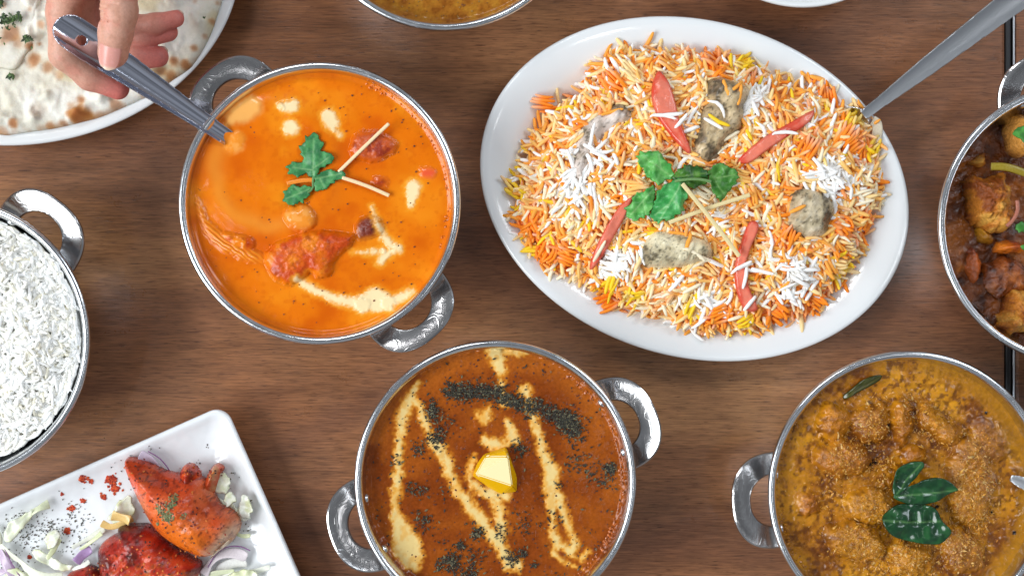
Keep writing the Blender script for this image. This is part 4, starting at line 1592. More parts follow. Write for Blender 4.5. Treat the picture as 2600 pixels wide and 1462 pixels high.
OR = [srgb(204, 124, 40), srgb(226, 164, 70), srgb(146, 74, 26)]
DO = [srgb(150, 66, 24), srgb(196, 96, 34), srgb(84, 32, 18)]
dk = [([(205, 530), (250, 485), (320, 490), (380, 480), (430, 510), (480, 560), (490, 640), (480, 720), (430, 780), (360, 800), (290, 770), (240, 720), (215, 640)], 0.022, OR, 'browned cauliflower floret, largest in the dark curry', 'cauliflower', 200),
      ([(260, 440), (285, 395), (330, 390), (335, 440), (300, 470)], 0.017, OR, 'small browned crumb beside the green stick in dark curry', 'cauliflower', 260),
      ([(360, 900), (400, 850), (460, 840), (530, 850), (560, 890), (510, 930), (400, 935)], 0.022, [srgb(214, 112, 28), srgb(232, 138, 40), srgb(180, 78, 24)], 'bright orange pepper chunk in the dark curry', 'pepper', 90),
      ([(230, 890), (270, 870), (300, 920), (310, 1000), (280, 1090), (240, 1060), (225, 970)], 0.014, DO, 'rusty orange pepper chunk against the dark bowl wall', 'pepper', 110),
      ([(300, 980), (380, 920), (480, 930), (560, 1000), (560, 1100), (480, 1150), (380, 1160), (310, 1100)], 0.010, [srgb(140, 70, 26), srgb(180, 100, 38), srgb(80, 36, 16)], 'dark glazed onion lump low in the dark curry', 'onion', 220),
      ([(390, 1260), (410, 1190), (480, 1090), (560, 1080), (640, 1150), (640, 1300), (520, 1360), (440, 1330)], 0.018, OR, 'browned cauliflower floret by the near rim of the dark curry', 'cauliflower', 220),
      ([(270, 790), (300, 760), (370, 800), (380, 880), (330, 880), (280, 840)], 0.015, [srgb(190, 130, 30), srgb(216, 160, 40), srgb(150, 90, 24)], 'yellow pepper strip under the largest floret', 'pepper', 80),
      ([(445, 270), (455, 220), (490, 180), (560, 180), (600, 260), (580, 380), (530, 410), (480, 380), (455, 330)], 0.024, [srgb(206, 130, 40), srgb(216, 150, 70), srgb(150, 80, 44)], 'smooth orange chunk under a leaf in dark curry', 'pepper', 60)]
for i, (p, h, cols, lab, cat, fr) in enumerate(dk):
    o = lump({'cauliflower': 'cauliflower_floret', 'pepper': 'pepper_chunk', 'onion': 'onion_lump'}[cat], None, 10, p, ZK - 0.001, h, cols, M_CAULI if cat == 'cauliflower' else M_LUMPY, 300 + i * 7, fr,
             0.0046 if cat == 'cauliflower' else 0.0020, 0.011)
    tag(o, lab, cat, 'vegetable chunks in the dark curry')
gs = W(10, [(350, 460), (430, 462), (540, 500)], 0.045)
o = ribbon('green_pepper_strip', [(*gs[0], 0.043), (*gs[1], 0.045), (*gs[2], 0.044)], 0.0042, 0.003, M_VEG, None, srgb(150, 130, 40))
tag(o, 'olive green pepper strip above the largest floret in dark curry', 'pepper', 'vegetable chunks in the dark curry')
os_ = W(10, [(480, 640), (485, 700), (455, 750), (425, 775)], 0.05)
o = ribbon('onion_strip', [(*q, 0.0505) for q in os_], 0.002, 0.0015, M_VEG, None, srgb(176, 110, 90))
tag(o, 'thin purple onion strip curling over the largest floret', 'onion', 'vegetable chunks in the dark curry')
for i, (poly, lab) in enumerate([([(458, 290), (480, 262), (520, 250), (570, 255), (560, 330), (520, 350), (490, 320)], 'green leaf on the smooth orange chunk in dark curry'),
                                 ([(470, 770), (500, 750), (560, 760), (570, 810), (520, 805), (480, 805)], 'green coriander leaf beside the largest floret in dark curry'),
                                 ([(500, 885), (530, 870), (580, 880), (570, 915), (520, 905)], 'green coriander leaf on the bright orange pepper chunk')]):
    lf = leaf(None, 10, poly, 0.052, lambda x, y: np.full(np.shape(x), 0.0525 if i == 0 else 0.0505), [srgb(52, 116, 40), srgb(84, 156, 66), srgb(130, 180, 100)], 'coriander_leaf', M_LEAF, 0.0015, None, 1, 40 + i)
    tag(lf, lab, 'leaf')


# ------------------------------------------------------------------ rice
def grain_shape(L, r, bend, seed):
    rg = np.random.default_rng(seed)
    t = np.array([-1, -0.82, -0.4, 0.1, 0.55, 0.86, 1.0])
    rad = np.array([0.48, 0.80, 0.98, 1.0, 0.92, 0.72, 0.42]) * r
    k = 7
    a = np.linspace(0, 2 * np.pi, k, endpoint=False)
    v, f = [], []
    for i in range(len(t)):
        cx, cy = t[i] * L / 2, bend * (t[i] ** 2 - 0.4) * L + rg.normal(0, 0.0001)
        for j in range(k):
            v.append((cx, cy + rad[i] * math.cos(a[j]), rad[i] * 0.92 * math.sin(a[j])))
    for i in range(len(t) - 1):
        for j in range(k):
            f.append((i * k + j, (i + 1) * k + j, (i + 1) * k + (j + 1) % k, i * k + (j + 1) % k))
    v.append((-L / 2 - rad[0] * .5, bend * .6 * L, 0))
    v.append((L / 2 + rad[-1] * .5, bend * .6 * L, 0))
    q = len(t) * k
    base = (len(t) - 1) * k
    tri = []
    for j in range(k):
        tri.append((q, j, (j + 1) % k))
        tri.append((q + 1, base + (j + 1) % k, base + j))
    return np.array(v), f, tri


def rice(par, pts, zf, lift_rng, colors_fn, n_parts, shapes, palette, seed, part_name='rice_grain', stuff_name='rice_grains', pitch=0.30, bundles=None, pale=srgb(248, 238, 220), wall=None):
    """first n_parts grains are parts of their own on top, the rest one stuff part"""
    rg = np.random.default_rng(seed)
    n = len(pts)
    yaw = 5.0 * fbm(pts[:, 0], pts[:, 1], 0, 55, 2, seed + 5) + rg.normal(0, 0.75, n)
    pit = rg.normal(0, pitch, n)
    if wall is not None:                         # against the bowl wall the grains lie along it
        dx_, dy_ = pts[:, 0] - wall[0], pts[:, 1] - wall[1]
        nw = np.hypot(dx_, dy_) > 0.0632
        yaw = np.where(nw, np.arctan2(dy_, dx_) + np.pi / 2 + rg.normal(0, 0.16, n), yaw)
        pit = np.where(nw, pit * 0.4, pit)
    z = zf(pts[:, 0], pts[:, 1]) + rg.uniform(lift_rng[0], lift_rng[1], n)
    z[:n_parts] += 0.0010
    pit[:n_parts] *= 0.55
    ci = colors_fn(pts, rg)
    si = rg.integers(0, len(shapes), n)
    rollv = rg.uniform(0, 2 * np.pi, n)
    if bundles is not None:                      # grains stuck together side by side
        pts = pts.copy()
        k0 = 0
        for (bx_, by_, ya_, cc_, m_) in bundles:
            for j in range(m_):
                if k0 >= n_parts:
                    break
                off_ = (j - (m_ - 1) / 2) * 0.0019
                al_ = rg.normal(0, 0.0012)
                pts[k0] = (bx_ - math.sin(ya_) * off_ + math.cos(ya_) * al_, by_ + math.cos(ya_) * off_ + math.sin(ya_) * al_)
                yaw[k0] = ya_ + rg.normal(0, 0.10 if cc_ != 3 else 0.8)
                pit[k0] = rg.normal(0, 0.06)
                ci[k0] = cc_
                z[k0] = zf(pts[k0:k0 + 1, 0], pts[k0:k0 + 1, 1])[0] + 0.0022 + rg.uniform(0, 0.0006)
                k0 += 1
    sc = rg.uniform(0.82, 1.15, n)
    # parts
    meshes = {}
    for i in range(n_parts):
        key = (si[i], ci[i])
        if key not in meshes:
            v, f, tri = shapes[si[i]]
            tt_ = np.clip(v[:, 0] / 0.012 + 0.5, 0, 1)
            meshes[key] = make_mesh(part_name, v, list(f) + list(tri), M_RICE, mix(np.tile(palette[ci[i]], (len(v), 1)), pale, (0.35 if si[i] % 2 else 0.1) * sstep(0.45, 1.0, tt_)))
        o = bpy.data.objects.new(part_name, meshes[key])
        o.location = Vector((pts[i, 0], pts[i, 1], z[i])) - par.location
        o.rotation_euler = Euler((rollv[i], pit[i], yaw[i]))
        o.scale = (sc[i],) * 3
        o.parent = par
        COL.objects.link(o)
    V, F, C = [], [], []
    off = 0
    for i in range(n_parts, n):
        v, f, tri = shapes[si[i]]
        Rm = np.array(Euler((rollv[i], pit[i], yaw[i])).to_matrix())
        V.append((v * sc[i]) @ Rm.T + np.array([pts[i, 0], pts[i, 1], z[i]]))
        F.append((si[i], off))
        C.append(mix(np.tile(palette[ci[i]] * rg.uniform(0.9, 1.05), (len(v), 1)), pale, rg.uniform(0, 0.5) * sstep(0.4, 1.0, np.clip(v[:, 0] / 0.012 + 0.5, 0, 1))))
        off += len(v)
    V = np.concatenate(V)
    C = np.concatenate(C)
    fq = np.array(shapes[0][1])
    ft = np.array(shapes[0][2])
    offs = np.array([o_ for _, o_ in F])
    Q = (offs[:, None, None] + fq[None]).reshape(-1, 4)
    T = (offs[:, None, None] + ft[None]).reshape(-1, 3)
    # quads and triangles in one mesh
    me = bpy.data.meshes.new(stuff_name)
    me.vertices.add(len(V))
    me.vertices.foreach_set('co', V.astype(np.float32).ravel())
    loops = np.concatenate([Q.ravel(), T.ravel()]).astype(np.int32)
    me.loops.add(len(loops))
    me.loops.foreach_set('vertex_index', loops)
    me.polygons.add(len(Q) + len(T))
    st_ = np.concatenate([np.arange(len(Q)) * 4, len(Q) * 4 + np.arange(len(T)) * 3]).astype(np.int32)
    me.polygons.foreach_set('loop_start', st_)
    me.polygons.foreach_set('loop_total', np.concatenate([np.full(len(Q), 4), np.full(len(T), 3)]).astype(np.int32))
    me.update(calc_edges=True)
    me.polygons.foreach_set('use_smooth', np.ones(len(Q) + len(T), bool))
    at_ = me.color_attributes.new('Col', 'FLOAT_COLOR', 'POINT')
    at_.data.foreach_set('color', np.concatenate([np.clip(C, 0, 1), np.ones((len(C), 1))], 1).astype(np.float32).ravel())
    me.materials.append(M_RICE)
    o = add(stuff_name, me, par)
    o['kind'] = 'stuff'


SHAPES = [grain_shape(L, r, b, i) for i, (L, r, b) in enumerate([(0.0118, 0.00118, 0.02), (0.0130, 0.00114, 0.06), (0.0106, 0.00124, -0.05), (0.0138, 0.00112, 0.10), (0.0092, 0.00126, 0.0),
                                                                (0.0122, 0.00116, -0.13), (0.0130, 0.00110, 0.22)])]

# mixed rice on the oval plate -------------------------------------------------
BIR = [(1290, 480), (1300, 400), (1340, 322), (1400, 255), (1478, 205), (1492, 145), (1560, 108), (1650, 106), (1750, 118), (1850, 126), (1920, 160), (2000, 182), (2062, 196), (2112, 242), (2170, 276),
       (2208, 322), (2226, 400), (2240, 470), (2214, 540), (2192, 602), (2150, 680), (2100, 742), (2060, 792), (1980, 812), (1880, 846), (1780, 842), (1730, 840), (1660, 804), (1580, 790), (1530, 762),
       (1480, 722), (1420, 692), (1372, 688), (1340, 640), (1310, 592), (1282, 560)]
BIR = [(x * 1.0093, y * 1.0093) for x, y in BIR]
BP = chaikin(W(0, BIR, 0.028), 2)
bctr = BP.mean(0)
PZ = 0.0075


def bir_h(x, y):
    x, y = np.asarray(x, float), np.asarray(y, float)
    d, _, _ = poly_sdf(BP, x, y)
    # well floor rises to the flange near the edge
    t = np.clip(d / 0.045, 0, 1)
    h = 0.0125 + 0.0225 * np.sqrt(np.clip(1 - (1 - t) ** 2, 0, 1))
    return h + 0.0030 * fbm(x, y, 0, 42, 3, 101) * np.clip(d / 0.012, 0, 1)


bir = empty('mixed_rice', (bctr[0], bctr[1], 0.010), 'mound of orange, yellow and white rice on the oval plate', 'rice')
inflate('rice_mound', chaikin(W(0, [((x - 1780) * 0.955 + 1780, (y - 480) * 0.955 + 480) for x, y in BIR], 0.028), 2), 0.0011,
        lambda x, y, d: np.where(d > 0, np.maximum(bir_h(x, y) - PZ - 0.0014 + 0.0009 * fbm(x, y, 0, 330, 3, 7), 0), 0),
        lambda x, y, d: mix(np.broadcast_to(srgb(244, 180, 100), x.shape + (3,)), srgb(240, 150, 60), sstep(-0.2, 0.5, fbm(x, y, 0, 120, 3, 8))), M_RICE, bir, PZ)
PAL = [srgb(252, 170, 66), srgb(253, 218, 152), srgb(252, 238, 206), srgb(252, 250, 247), srgb(250, 206, 36), srgb(252, 142, 30), srgb(253, 196, 108)]
WHITE_AT = W(5, [(830, 120), (780, 200), (1080, 640), (1040, 700)], 0.035).tolist() + W(4, [(640, 700), (1180, 1240), (1280, 1300), (700, 640)], 0.035).tolist() + \
    W(6, [(920, 700), (960, 780), (880, 900), (300, 960), (1180, 160)], 0.035).tolist() + W(3, [(880, 1200), (800, 1330), (1000, 1100)], 0.035).tolist()
DEEP_AT = W(4, [(360, 370), (1260, 660), (1440, 1060), (1060, 1080), (1380, 980)], 0.03).tolist() + W(6, [(1460, 380), (1080, 980), (380, 1060), (860, 500), (800, 1050), (1280, 420)], 0.03).tolist() + \
    W(5, [(400, 400), (1000, 980), (560, 590), (680, 640)], 0.03).tolist() + W(3, [(560, 700), (1080, 540)], 0.03).tolist()
YEL_AT = W(4, [(600, 370), (620, 420), (1440, 830), (1400, 880), (1620, 1060)], 0.03).tolist() + W(6, [(160, 1000), (1270, 740), (580, 1110)], 0.03).tolist() + W(5, [(300, 150), (1200, 930), (1020, 860), (450, 600)], 0.03).tolist()


def bir_col(pts, rg):
    n = len(pts)
    nA = fbm(pts[:, 0], pts[:, 1], 0, 60, 2, 201)
    u = rg.uniform(0, 1, n)
    pr = np.tile(np.array([0.27, 0.23, 0.13, 0.09, 0.05, 0.085, 0.145]), (n, 1))
    pr[:, 0] *= 1 + 1.6 * np.clip(nA, 0, 1)
    pr[:, 5] *= 1 + 3 * np.clip(nA, 0, 1)
    pr[:, 2] *= 1 + 1.5 * np.clip(-nA, 0, 1)
    for lst, k_, amp, s in ((WHITE_AT, 3, 14, 0.006), (DEEP_AT, 5, 16, 0.005), (YEL_AT, 4, 14, 0.0045)):
        for q in lst:
            pr[:, k_] += amp * 0.2 * np.exp(-((pts[:, 0] - q[0]) ** 2 + (pts[:, 1] - q[1]) ** 2) / s ** 2)
    pr /= pr.sum(1, keepdims=True)
    return (u[:, None] > np.cumsum(pr, 1)).sum(1).clip(0, 6)


def in_poly(n, poly, margin, seed, taper=0.004):
    rg = np.random.default_rng(seed)
    lo_, hi_ = poly.min(0), poly.max(0)
    out = []
    while sum(map(len, out)) < n:
        q = rg.uniform(lo_ - 0.003, hi_ + 0.003, (n * 2, 2))
        d, _, _ = poly_sdf(poly, q[:, 0], q[:, 1])
        pr = sstep(margin - taper, margin + taper, d)
        out.append(q[rg.uniform(0, 1, len(q)) < pr])
    return np.concatenate(out)[:n]


def plate_floor(x, y):
    """top of the oval plate below a point"""
    kk = 0.72 * (CAM_Z - 0.0215) / 2600.0
    A, B = 554 * kk, 426 * kk
    px, py = P(1763.5, 479.5, 0.0215)
    a = math.radians(-16.6)
    dx, dy = x - px, y - py
    u = dx * math.cos(a) + dy * math.sin(a)
    v = -dx * math.sin(a) + dy * math.cos(a)
    e = np.sqrt((u / A) ** 2 + (v / B) ** 2)
    ins = (1 - e) * (A + B) / 2
    return np.interp(ins, [0.0, 0.0022, 0.0052, 0.011, 0.018, 0.0225, 0.027, 0.033, 0.042, 0.055], [0.0214, 0.0227, 0.0222, 0.0205, 0.0178, 0.0148, 0.0108, 0.0078, 0.0066, 0.0062])


def bir_top(x, y):
    d, _, _ = poly_sdf(BP, x, y)
    t = np.clip((d + 0.001) / 0.006, 0, 1)
    return np.maximum(plate_floor(x, y) + 0.0008, bir_h(x, y) * t + (plate_floor(x, y) + 0.0008) * (1 - t))


bpts = in_poly(4700, BP, 0.0012, 31, 0.0042)
# things laid on the rice: no grain parts through their middles
CHK = [(3, [(775, 1130), (790, 1010), (830, 900), (900, 820), (960, 780), (1050, 745), (1120, 690), (1190, 690), (1240, 740), (1290, 800), (1240, 870), (1150, 900), (1080, 960), (1010, 1050), (960, 1150),
            (900, 1260), (960, 1370), (900, 1400), (800, 1340), (760, 1230)], [srgb(206, 190, 178), srgb(230, 216, 206), srgb(160, 142, 118)], 'pale herbed chicken piece half buried under white grains', 0.012),
       (4, [(300, 520), (350, 490), (430, 485), (520, 520), (600, 540), (660, 580), (660, 650), (610, 720), (620, 800), (600, 880), (560, 960), (480, 1010), (440, 1080), (400, 1180), (300, 1210), (190, 1180),
            (150, 1120), (170, 1000), (210, 900), (240, 780), (290, 680), (280, 600)], [srgb(192, 168, 128), srgb(220, 196, 156), srgb(126, 108, 86)], 'long bony grey-brown chicken piece above the coriander leaves', 0.015),
       (6, [(850, 400), (860, 280), (880, 170), (960, 110), (1080, 120), (1180, 170), (1240, 240), (1250, 320), (1200, 400), (1190, 480), (1110, 520), (980, 525), (900, 490)],
        [srgb(188, 172, 140), srgb(222, 206, 176), srgb(120, 106, 84)], 'round peppered chicken chunk with orange grains on it', 0.017),
       (5, [(1230, 560), (1280, 480), (1330, 420), (1420, 430), (1520, 440), (1640, 460), (1740, 500), (1800, 560), (1800, 640), (1720, 700), (1620, 720), (1520, 745), (1400, 740), (1270, 730), (1235, 650)],
        [srgb(216, 202, 166), srgb(234, 222, 188), srgb(158, 144, 114)], 'pale speckled chicken piece below the coriander leaves', 0.014),
       (6, [(1250, 130), (1290, 90), (1350, 75), (1368, 130), (1350, 200), (1290, 220), (1250, 180)], [srgb(120, 104, 80), srgb(150, 134, 104), srgb(70, 60, 48)],
        'small dark grey chicken scrap beside the round peppered chunk', 0.008)]
chk_polys = [chaikin(W(c, p, 0.040), 2) for c, p, _, _, _ in CHK]
dm_ = np.max(np.stack([poly_sdf(p, bpts[:, 0], bpts[:, 1])[0] for p in chk_polys]), 0)
bpts = bpts[dm_ < 0.0022]
rgb_ = np.random.default_rng(77)
BUND = [(q[0], q[1], rgb_.uniform(0, 3.14), 5, 5) for q in DEEP_AT] + [(q[0], q[1], rgb_.uniform(0, 3.14), 4, 3) for q in YEL_AT] + [(q[0], q[1], rgb_.uniform(0, 3.14), 3, 4) for q in WHITE_AT]
for q in in_poly(22, BP, 0.008, 78):
    BUND.append((q[0], q[1], rgb_.uniform(0, 3.14), int(rgb_.choice([0, 1, 2, 6])), 4))
BUND = [b_ for b_ in BUND if max(poly_sdf(p, np.array([b_[0]]), np.array([b_[1]]))[0][0] for p in chk_polys) < 0.001]
rice(bir, bpts, bir_top, (-0.0014, 0.0014), bir_col, 300, SHAPES, PAL, 33, bundles=BUND, pitch=0.20)
# chicken pieces
for i, ((c, p, cols, lab, H), poly) in enumerate(zip(CHK, chk_polys)):
    q0_ = poly.mean(0)
    zb_ = float(bir_h(np.array([q0_[0]]), np.array([q0_[1]]))[0]) - 0.0075
    sd = 400 + i * 11

    def hf(x, y, d, H=H, sd=sd):
        t = np.clip(d / 0.0105, 0, 1)
        h = H * np.sqrt(np.clip(1 - (1 - t) ** 2, 0, 1))
        return np.maximum(h + (0.0042 * fbm(x, y, 0, 85, 4, sd) + 0.0012 * fbm(x * 0.5 + y * 0.86, (y * 0.5 - x * 0.86) * 3, 0, 170, 3, sd + 1)) * np.clip(t * 2, 0, 1), 0) * (d > 0)

    def cf(x, y, d, cols=cols, sd=sd):
        n = fbm(x, y, 0, 110, 4, sd + 2)
        n2 = fbm(x, y, 0, 900, 3, sd + 3)
        cc = mix(np.broadcast_to(cols[0], x.shape + (3,)), cols[1], sstep(-0.1, 0.4, n))
        cc = mix(cc, cols[2], sstep(0.0, 0.45, -n))
        return mix(cc, srgb(62, 56, 42), sstep(0.24, 0.55, n2 + 0.35 * sstep(0, 0.4, -n)) * 0.7)
    o = inflate('chicken_piece', poly, 0.0007, hf, cf, M_MEAT, None, zb_)
    tag(o, lab, 'chicken', 'chicken pieces in the mixed rice')


def stick_z(x, y):
    return bir_h(np.asarray(x), np.asarray(y))


# white grains lying on the chicken and tomato
TOPG = [(3, (1570, 795), 5, 3), (3, (1730, 800), 60, 3), (3, (1720, 910), 20, 3), (3, (940, 960), 80, 3), (3, (930, 1060), -30, 3), (3, (1100, 770), 15, 0), (4, (390, 740), -45, 3), (4, (350, 870), -30, 3),
        (4, (390, 850), -30, 4), (4, (500, 960), 30, 2), (4, (920, 940), 0, 3), (4, (450, 590), -70, 0), (4, (520, 590), 40, 0), (6, (540, 720), 25, 3), (6, (650, 745), -5, 3), (6, (570, 790), 80, 3),
        (6, (610, 985), 50, 3), (6, (900, 320), 15, 5), (6, (950, 290), 25, 0), (6, (1170, 130), -40, 3), (6, (1230, 220), -75, 3), (6, (1200, 170), 60, 3), (5, (1540, 470), -10, 0), (5, (1590, 540), 70, 0),
        (5, (1640, 620), -30, 2), (5, (1700, 650), -20, 2), (5, (860, 90), 40, 3), (5, (830, 20), 70, 3), (4, (560, 640), 80, 0), (6, (1080, 20), 10, 3), (3, (1640, 850), 50, 3), (3, (1500, 810), -8, 3), (6, (560, 705), 30, 3), (6, (700, 750), -15, 3), (5, (940, 600), 60, 2), (4, (1330, 730), 80, 3), (4, (1320, 860), 75, 3), (4, (760, 450), -60, 3), (6, (270, 1120), 40, 3), (6, (1260, 60), -40, 3)]
for i, (c, q, deg, col) in enumerate(TOPG):
    w_ = W(c, [q], 0.045)[0]
    v, f, tri = SHAPES[i % len(SHAPES)]
    dmx = max(poly_sdf(p, np.array([w_[0]]), np.array([w_[1]]))[0][0] for p in chk_polys)
    me_ = make_mesh('rice_grain', v, list(f) + list(tri), M_RICE, PAL[col])
    o = bpy.data.objects.new('rice_grain', me_)
    zt_ = float(stick_z(np.array([w_[0]]), np.array([w_[1]]))[0])
    on_tom = any(stroke_dist(W(c_, ln_, 0.042), [w__ * pxm(c_, 0.042)] * len(ln_), np.array([w_[0]]), np.array([w_[1]]))[0] < 0 for c_, ln_, w__ in (
        (3, [(1480, 520), (1520, 700), (1580, 860), (1700, 1080)], 150), (4, [(1140, 790), (840, 970), (580, 1150)], 100), (5, [(1150, 240), (1010, 480), (890, 700)], 110), (6, [(620, 430), (540, 680), (560, 900), (630, 1020)], 120)))
    zt_ += 0.0062 if on_tom else (0.0030 if dmx < 0.001 else 0.0)
    if dmx >= 0.001:
        j = int(np.argmax([poly_sdf(p, np.array([w_[0]]), np.array([w_[1]]))[0][0] for p in chk_polys]))
        H = CHK[j][4]
        q0_ = chk_polys[j].mean(0)
        zb_ = float(bir_h(np.array([q0_[0]]), np.array([q0_[1]]))[0]) - 0.0075
        t_ = min(1, dmx / 0.0105)
        zt_ = zb_ + H * math.sqrt(1 - (1 - t_) ** 2) + 0.0010
    o.location = Vector((w_[0], w_[1], zt_)) - bir.location
    o.rotation_euler = (random.uniform(0, 6), random.uniform(-0.15, 0.15), math.radians(deg))
    o.parent = bir
    COL.objects.link(o)

# tomato slices: crescents of flesh with a darker skin edge
TOM = [(3, [(1450, 450), (1480, 440), (1530, 500), (1575, 600), (1605, 720), (1625, 830), (1650, 900), (1690, 1000), (1725, 1090), (1700, 1115), (1640, 1060), (1560, 970), (1490, 880), (1440, 790), (1405, 680), (1410, 560)],
        'wide red tomato slice beside the long bony chicken piece', 0.0045),
       (4, [(1150, 745), (1170, 765), (1140, 830), (1060, 900), (960, 960), (860, 1020), (760, 1090), (660, 1170), (600, 1190), (540, 1180), (560, 1130), (640, 1060), (740, 980), (840, 920), (950, 860), (1060, 800)],
        'straight red tomato strip right of the long bony chicken piece', 0.0040),
       (5, [(1180, 190), (1190, 215), (1150, 300), (1110, 380), (1060, 470), (1010, 560), (960, 650), (910, 720), (875, 745), (865, 720), (890, 620), (930, 530), (980, 430), (1040, 330), (1100, 250)],
        'slim red tomato strip left of the coriander leaves', 0.0038),
       (6, [(590, 380), (640, 372), (668, 410), (650, 480), (610, 560), (585, 640), (560, 720), (580, 800), (610, 900), (660, 990), (680, 1040), (620, 1060), (560, 1030), (520, 950), (495, 850), (485, 740), (500, 640), (530, 540), (560, 450)],
        'curved red tomato wedge below the ginger stick ends', 0.0050)]
for i, (c, p, lab, H) in enumerate(TOM):
    poly = chaikin(W(c, p, 0.042), 2)

    def zb(x, y):
        return bir_h(x, y) + 0.0028
    lc = [srgb(220, 84, 62), srgb(234, 128, 104)]
    o = inflate('tomato_slice', poly, 0.0006, dome(H * 0.55, 0.0013, 0.0004, 160, i), lambda x, y, d, i=i: mix(mix(np.broadcast_to(lc[0], x.shape + (3,)), lc[1], sstep(-0.4, 0.4, fbm(x, y, 0, 130, 3, 60 + i) + 0.7 * sstep(0.001, 0.004, d))),
                srgb(204, 52, 38), sstep(0.0012, 0.0, d) * 0.7), M_TOM, None, zb, -0.001)
    tag(o, lab, 'tomato', 'tomato slices on the mixed rice')

# coriander on the rice
cor2 = empty('coriander_sprig', (*W(3, [(1540, 1330)], 0.045)[0], 0.036), 'large green coriander sprig crowning the mixed rice', 'herb')
GB = [srgb(70, 156, 68), srgb(112, 188, 98), srgb(156, 206, 134)]
zl = lambda x, y: bir_h(x, y) + 0.0048
leaf(cor2, 3, [(1290, 1130), (1310, 1105), (1340, 1090), (1375, 1098), (1410, 1085), (1450, 1095), (1490, 1120), (1500, 1150), (1520, 1180), (1555, 1180), (1550, 1210), (1580, 1250), (1570, 1280), (1530, 1300), (1480, 1325),
               (1440, 1330), (1420, 1300), (1380, 1290), (1370, 1260), (1340, 1240), (1345, 1215), (1310, 1200), (1315, 1170)], 0.046, zl, GB, rib=[((1570, 1285), (1340, 1130)), ((1480, 1230), (1460, 1120))], seed=51, curl=0.003, smooth=1)
leaf(cor2, 5, [(1215, 180), (1250, 175), (1290, 145), (1340, 120), (1350, 160), (1345, 215), (1330, 260), (1310, 300), (1290, 340), (1250, 345), (1215, 365), (1180, 355), (1150, 350), (1130, 320), (1150, 300), (1128, 280), (1170, 255), (1175, 220)],
     0.046, zl, GB, rib=[((1345, 130), (1170, 330)), ((1260, 240), (1280, 330))], seed=52, curl=0.003, smooth=1)
leaf(cor2, 5, [(1360, 180), (1410, 130), (1470, 95), (1530, 70), (1575, 130), (1570, 200), (1550, 250), (1560, 290), (1530, 320), (1490, 330), (1460, 365), (1430, 375), (1410, 350), (1385, 395), (1370, 365), (1330, 355), (1305, 335), (1340, 290),
               (1330, 260), (1355, 220)], 0.046, zl, [srgb(62, 156, 78), srgb(98, 184, 106), srgb(146, 202, 134)], rib=[((1550, 80), (1390, 360)), ((1470, 220), (1540, 300)), ((1440, 260), (1350, 330))], seed=53, curl=0.0032, smooth=1)
leaf(cor2, 4, [(310, 1270), (330, 1240), (370, 1190), (430, 1190), (480, 1210), (530, 1240), (545, 1290), (520, 1340), (470, 1400), (430, 1450), (400, 1470), (370, 1440), (350, 1390), (330, 1330)], 0.046, zl,
     [srgb(56, 116, 40), srgb(92, 152, 68), srgb(130, 172, 100)], rib=[((330, 1250), (430, 1430)), ((360, 1300), (520, 1270))], seed=54, curl=0.003, smooth=1)
leaf(cor2, 4, [(60, 1260), (140, 1200), (200, 1200), (290, 1235), (320, 1270), (280, 1285), (300, 1330), (240, 1360), (170, 1370), (110, 1350), (50, 1330), (20, 1290)], 0.044, zl, [srgb(34, 86, 26), srgb(84, 138, 44), srgb(110, 150, 70)],
     rib=[((60, 1290), (300, 1260))], seed=55, curl=0.0022, smooth=1)
stq = W(5, [(1490, 85), (1600, 70), (1690, 72), (1760, 90)], 0.046)
ribbon('stem', [(*q, float(bir_h(q[0], q[1])) + 0.0085) for q in stq], 0.0016, 0.0014, M_LEAF, cor2, srgb(110, 150, 90))
for (a, b, lab, up) in (((95, 105), (520, 640), 'pale ginger stick slanting from the coriander to the curved tomato wedge', 0.0095), ((600, 185), (5, 390), 'pale ginger stick lying across under the other one on the rice', 0.0068)):
    wa, wb_ = W(6, [a, b], 0.047)
    pts3 = []
    for t in np.linspace(0, 1, 5):
        q = wa * (1 - t) + wb_ * t
        pts3.append((q[0], q[1] + 0.0006 * math.sin(t * 3), float(bir_h(q[0], q[1])) + up))
    za = np.polyfit(np.linspace(0, 1, 5), [p_[2] for p_ in pts3], 1)
    pts3 = [(p_[0], p_[1], np.polyval(za, t)) for p_, t in zip(pts3, np.linspace(0, 1, 5))]
    o = ribbon('ginger_stick', pts3, 0.0024, 0.0018, M_VEG, None, srgb(232, 212, 158))
    tag(o, lab, 'ginger', 'ginger sticks on the mixed rice')
# onion strips and yellow bits at the plate rim
for i, (c, q, lab) in enumerate([(9, [(430, 1100), (480, 1130), (480, 1230), (450, 1300)], 'translucent onion slice at the rim beside the dull spoon')]):
    w_ = W(c, q, 0.028)
    o = ribbon('onion_slice', [(*p_, float(bir_top(np.array([p_[0]]), np.array([p_[1]]))[0]) + 0.0012) for p_ in w_], 0.0058, 0.0007, M_VEG, None, srgb(226, 212, 186))
    tag(o, lab, 'onion')

# plain white rice in the left bowl ---------------------------------------------
wr = empty('white_rice', (B_RICE.x, B_RICE.y, 0.03), 'plain fluffy white rice filling the steel bowl', 'rice')


def wr_h(x, y):
    r = np.hypot(np.asarray(x) - B_RICE.x, np.asarray(y) - B_RICE.y)
    return 0.0480 + 0.0075 * sstep(0.068, 0.040, r) + 0.0030 * fbm(x, y, 0, 55, 3, 111)


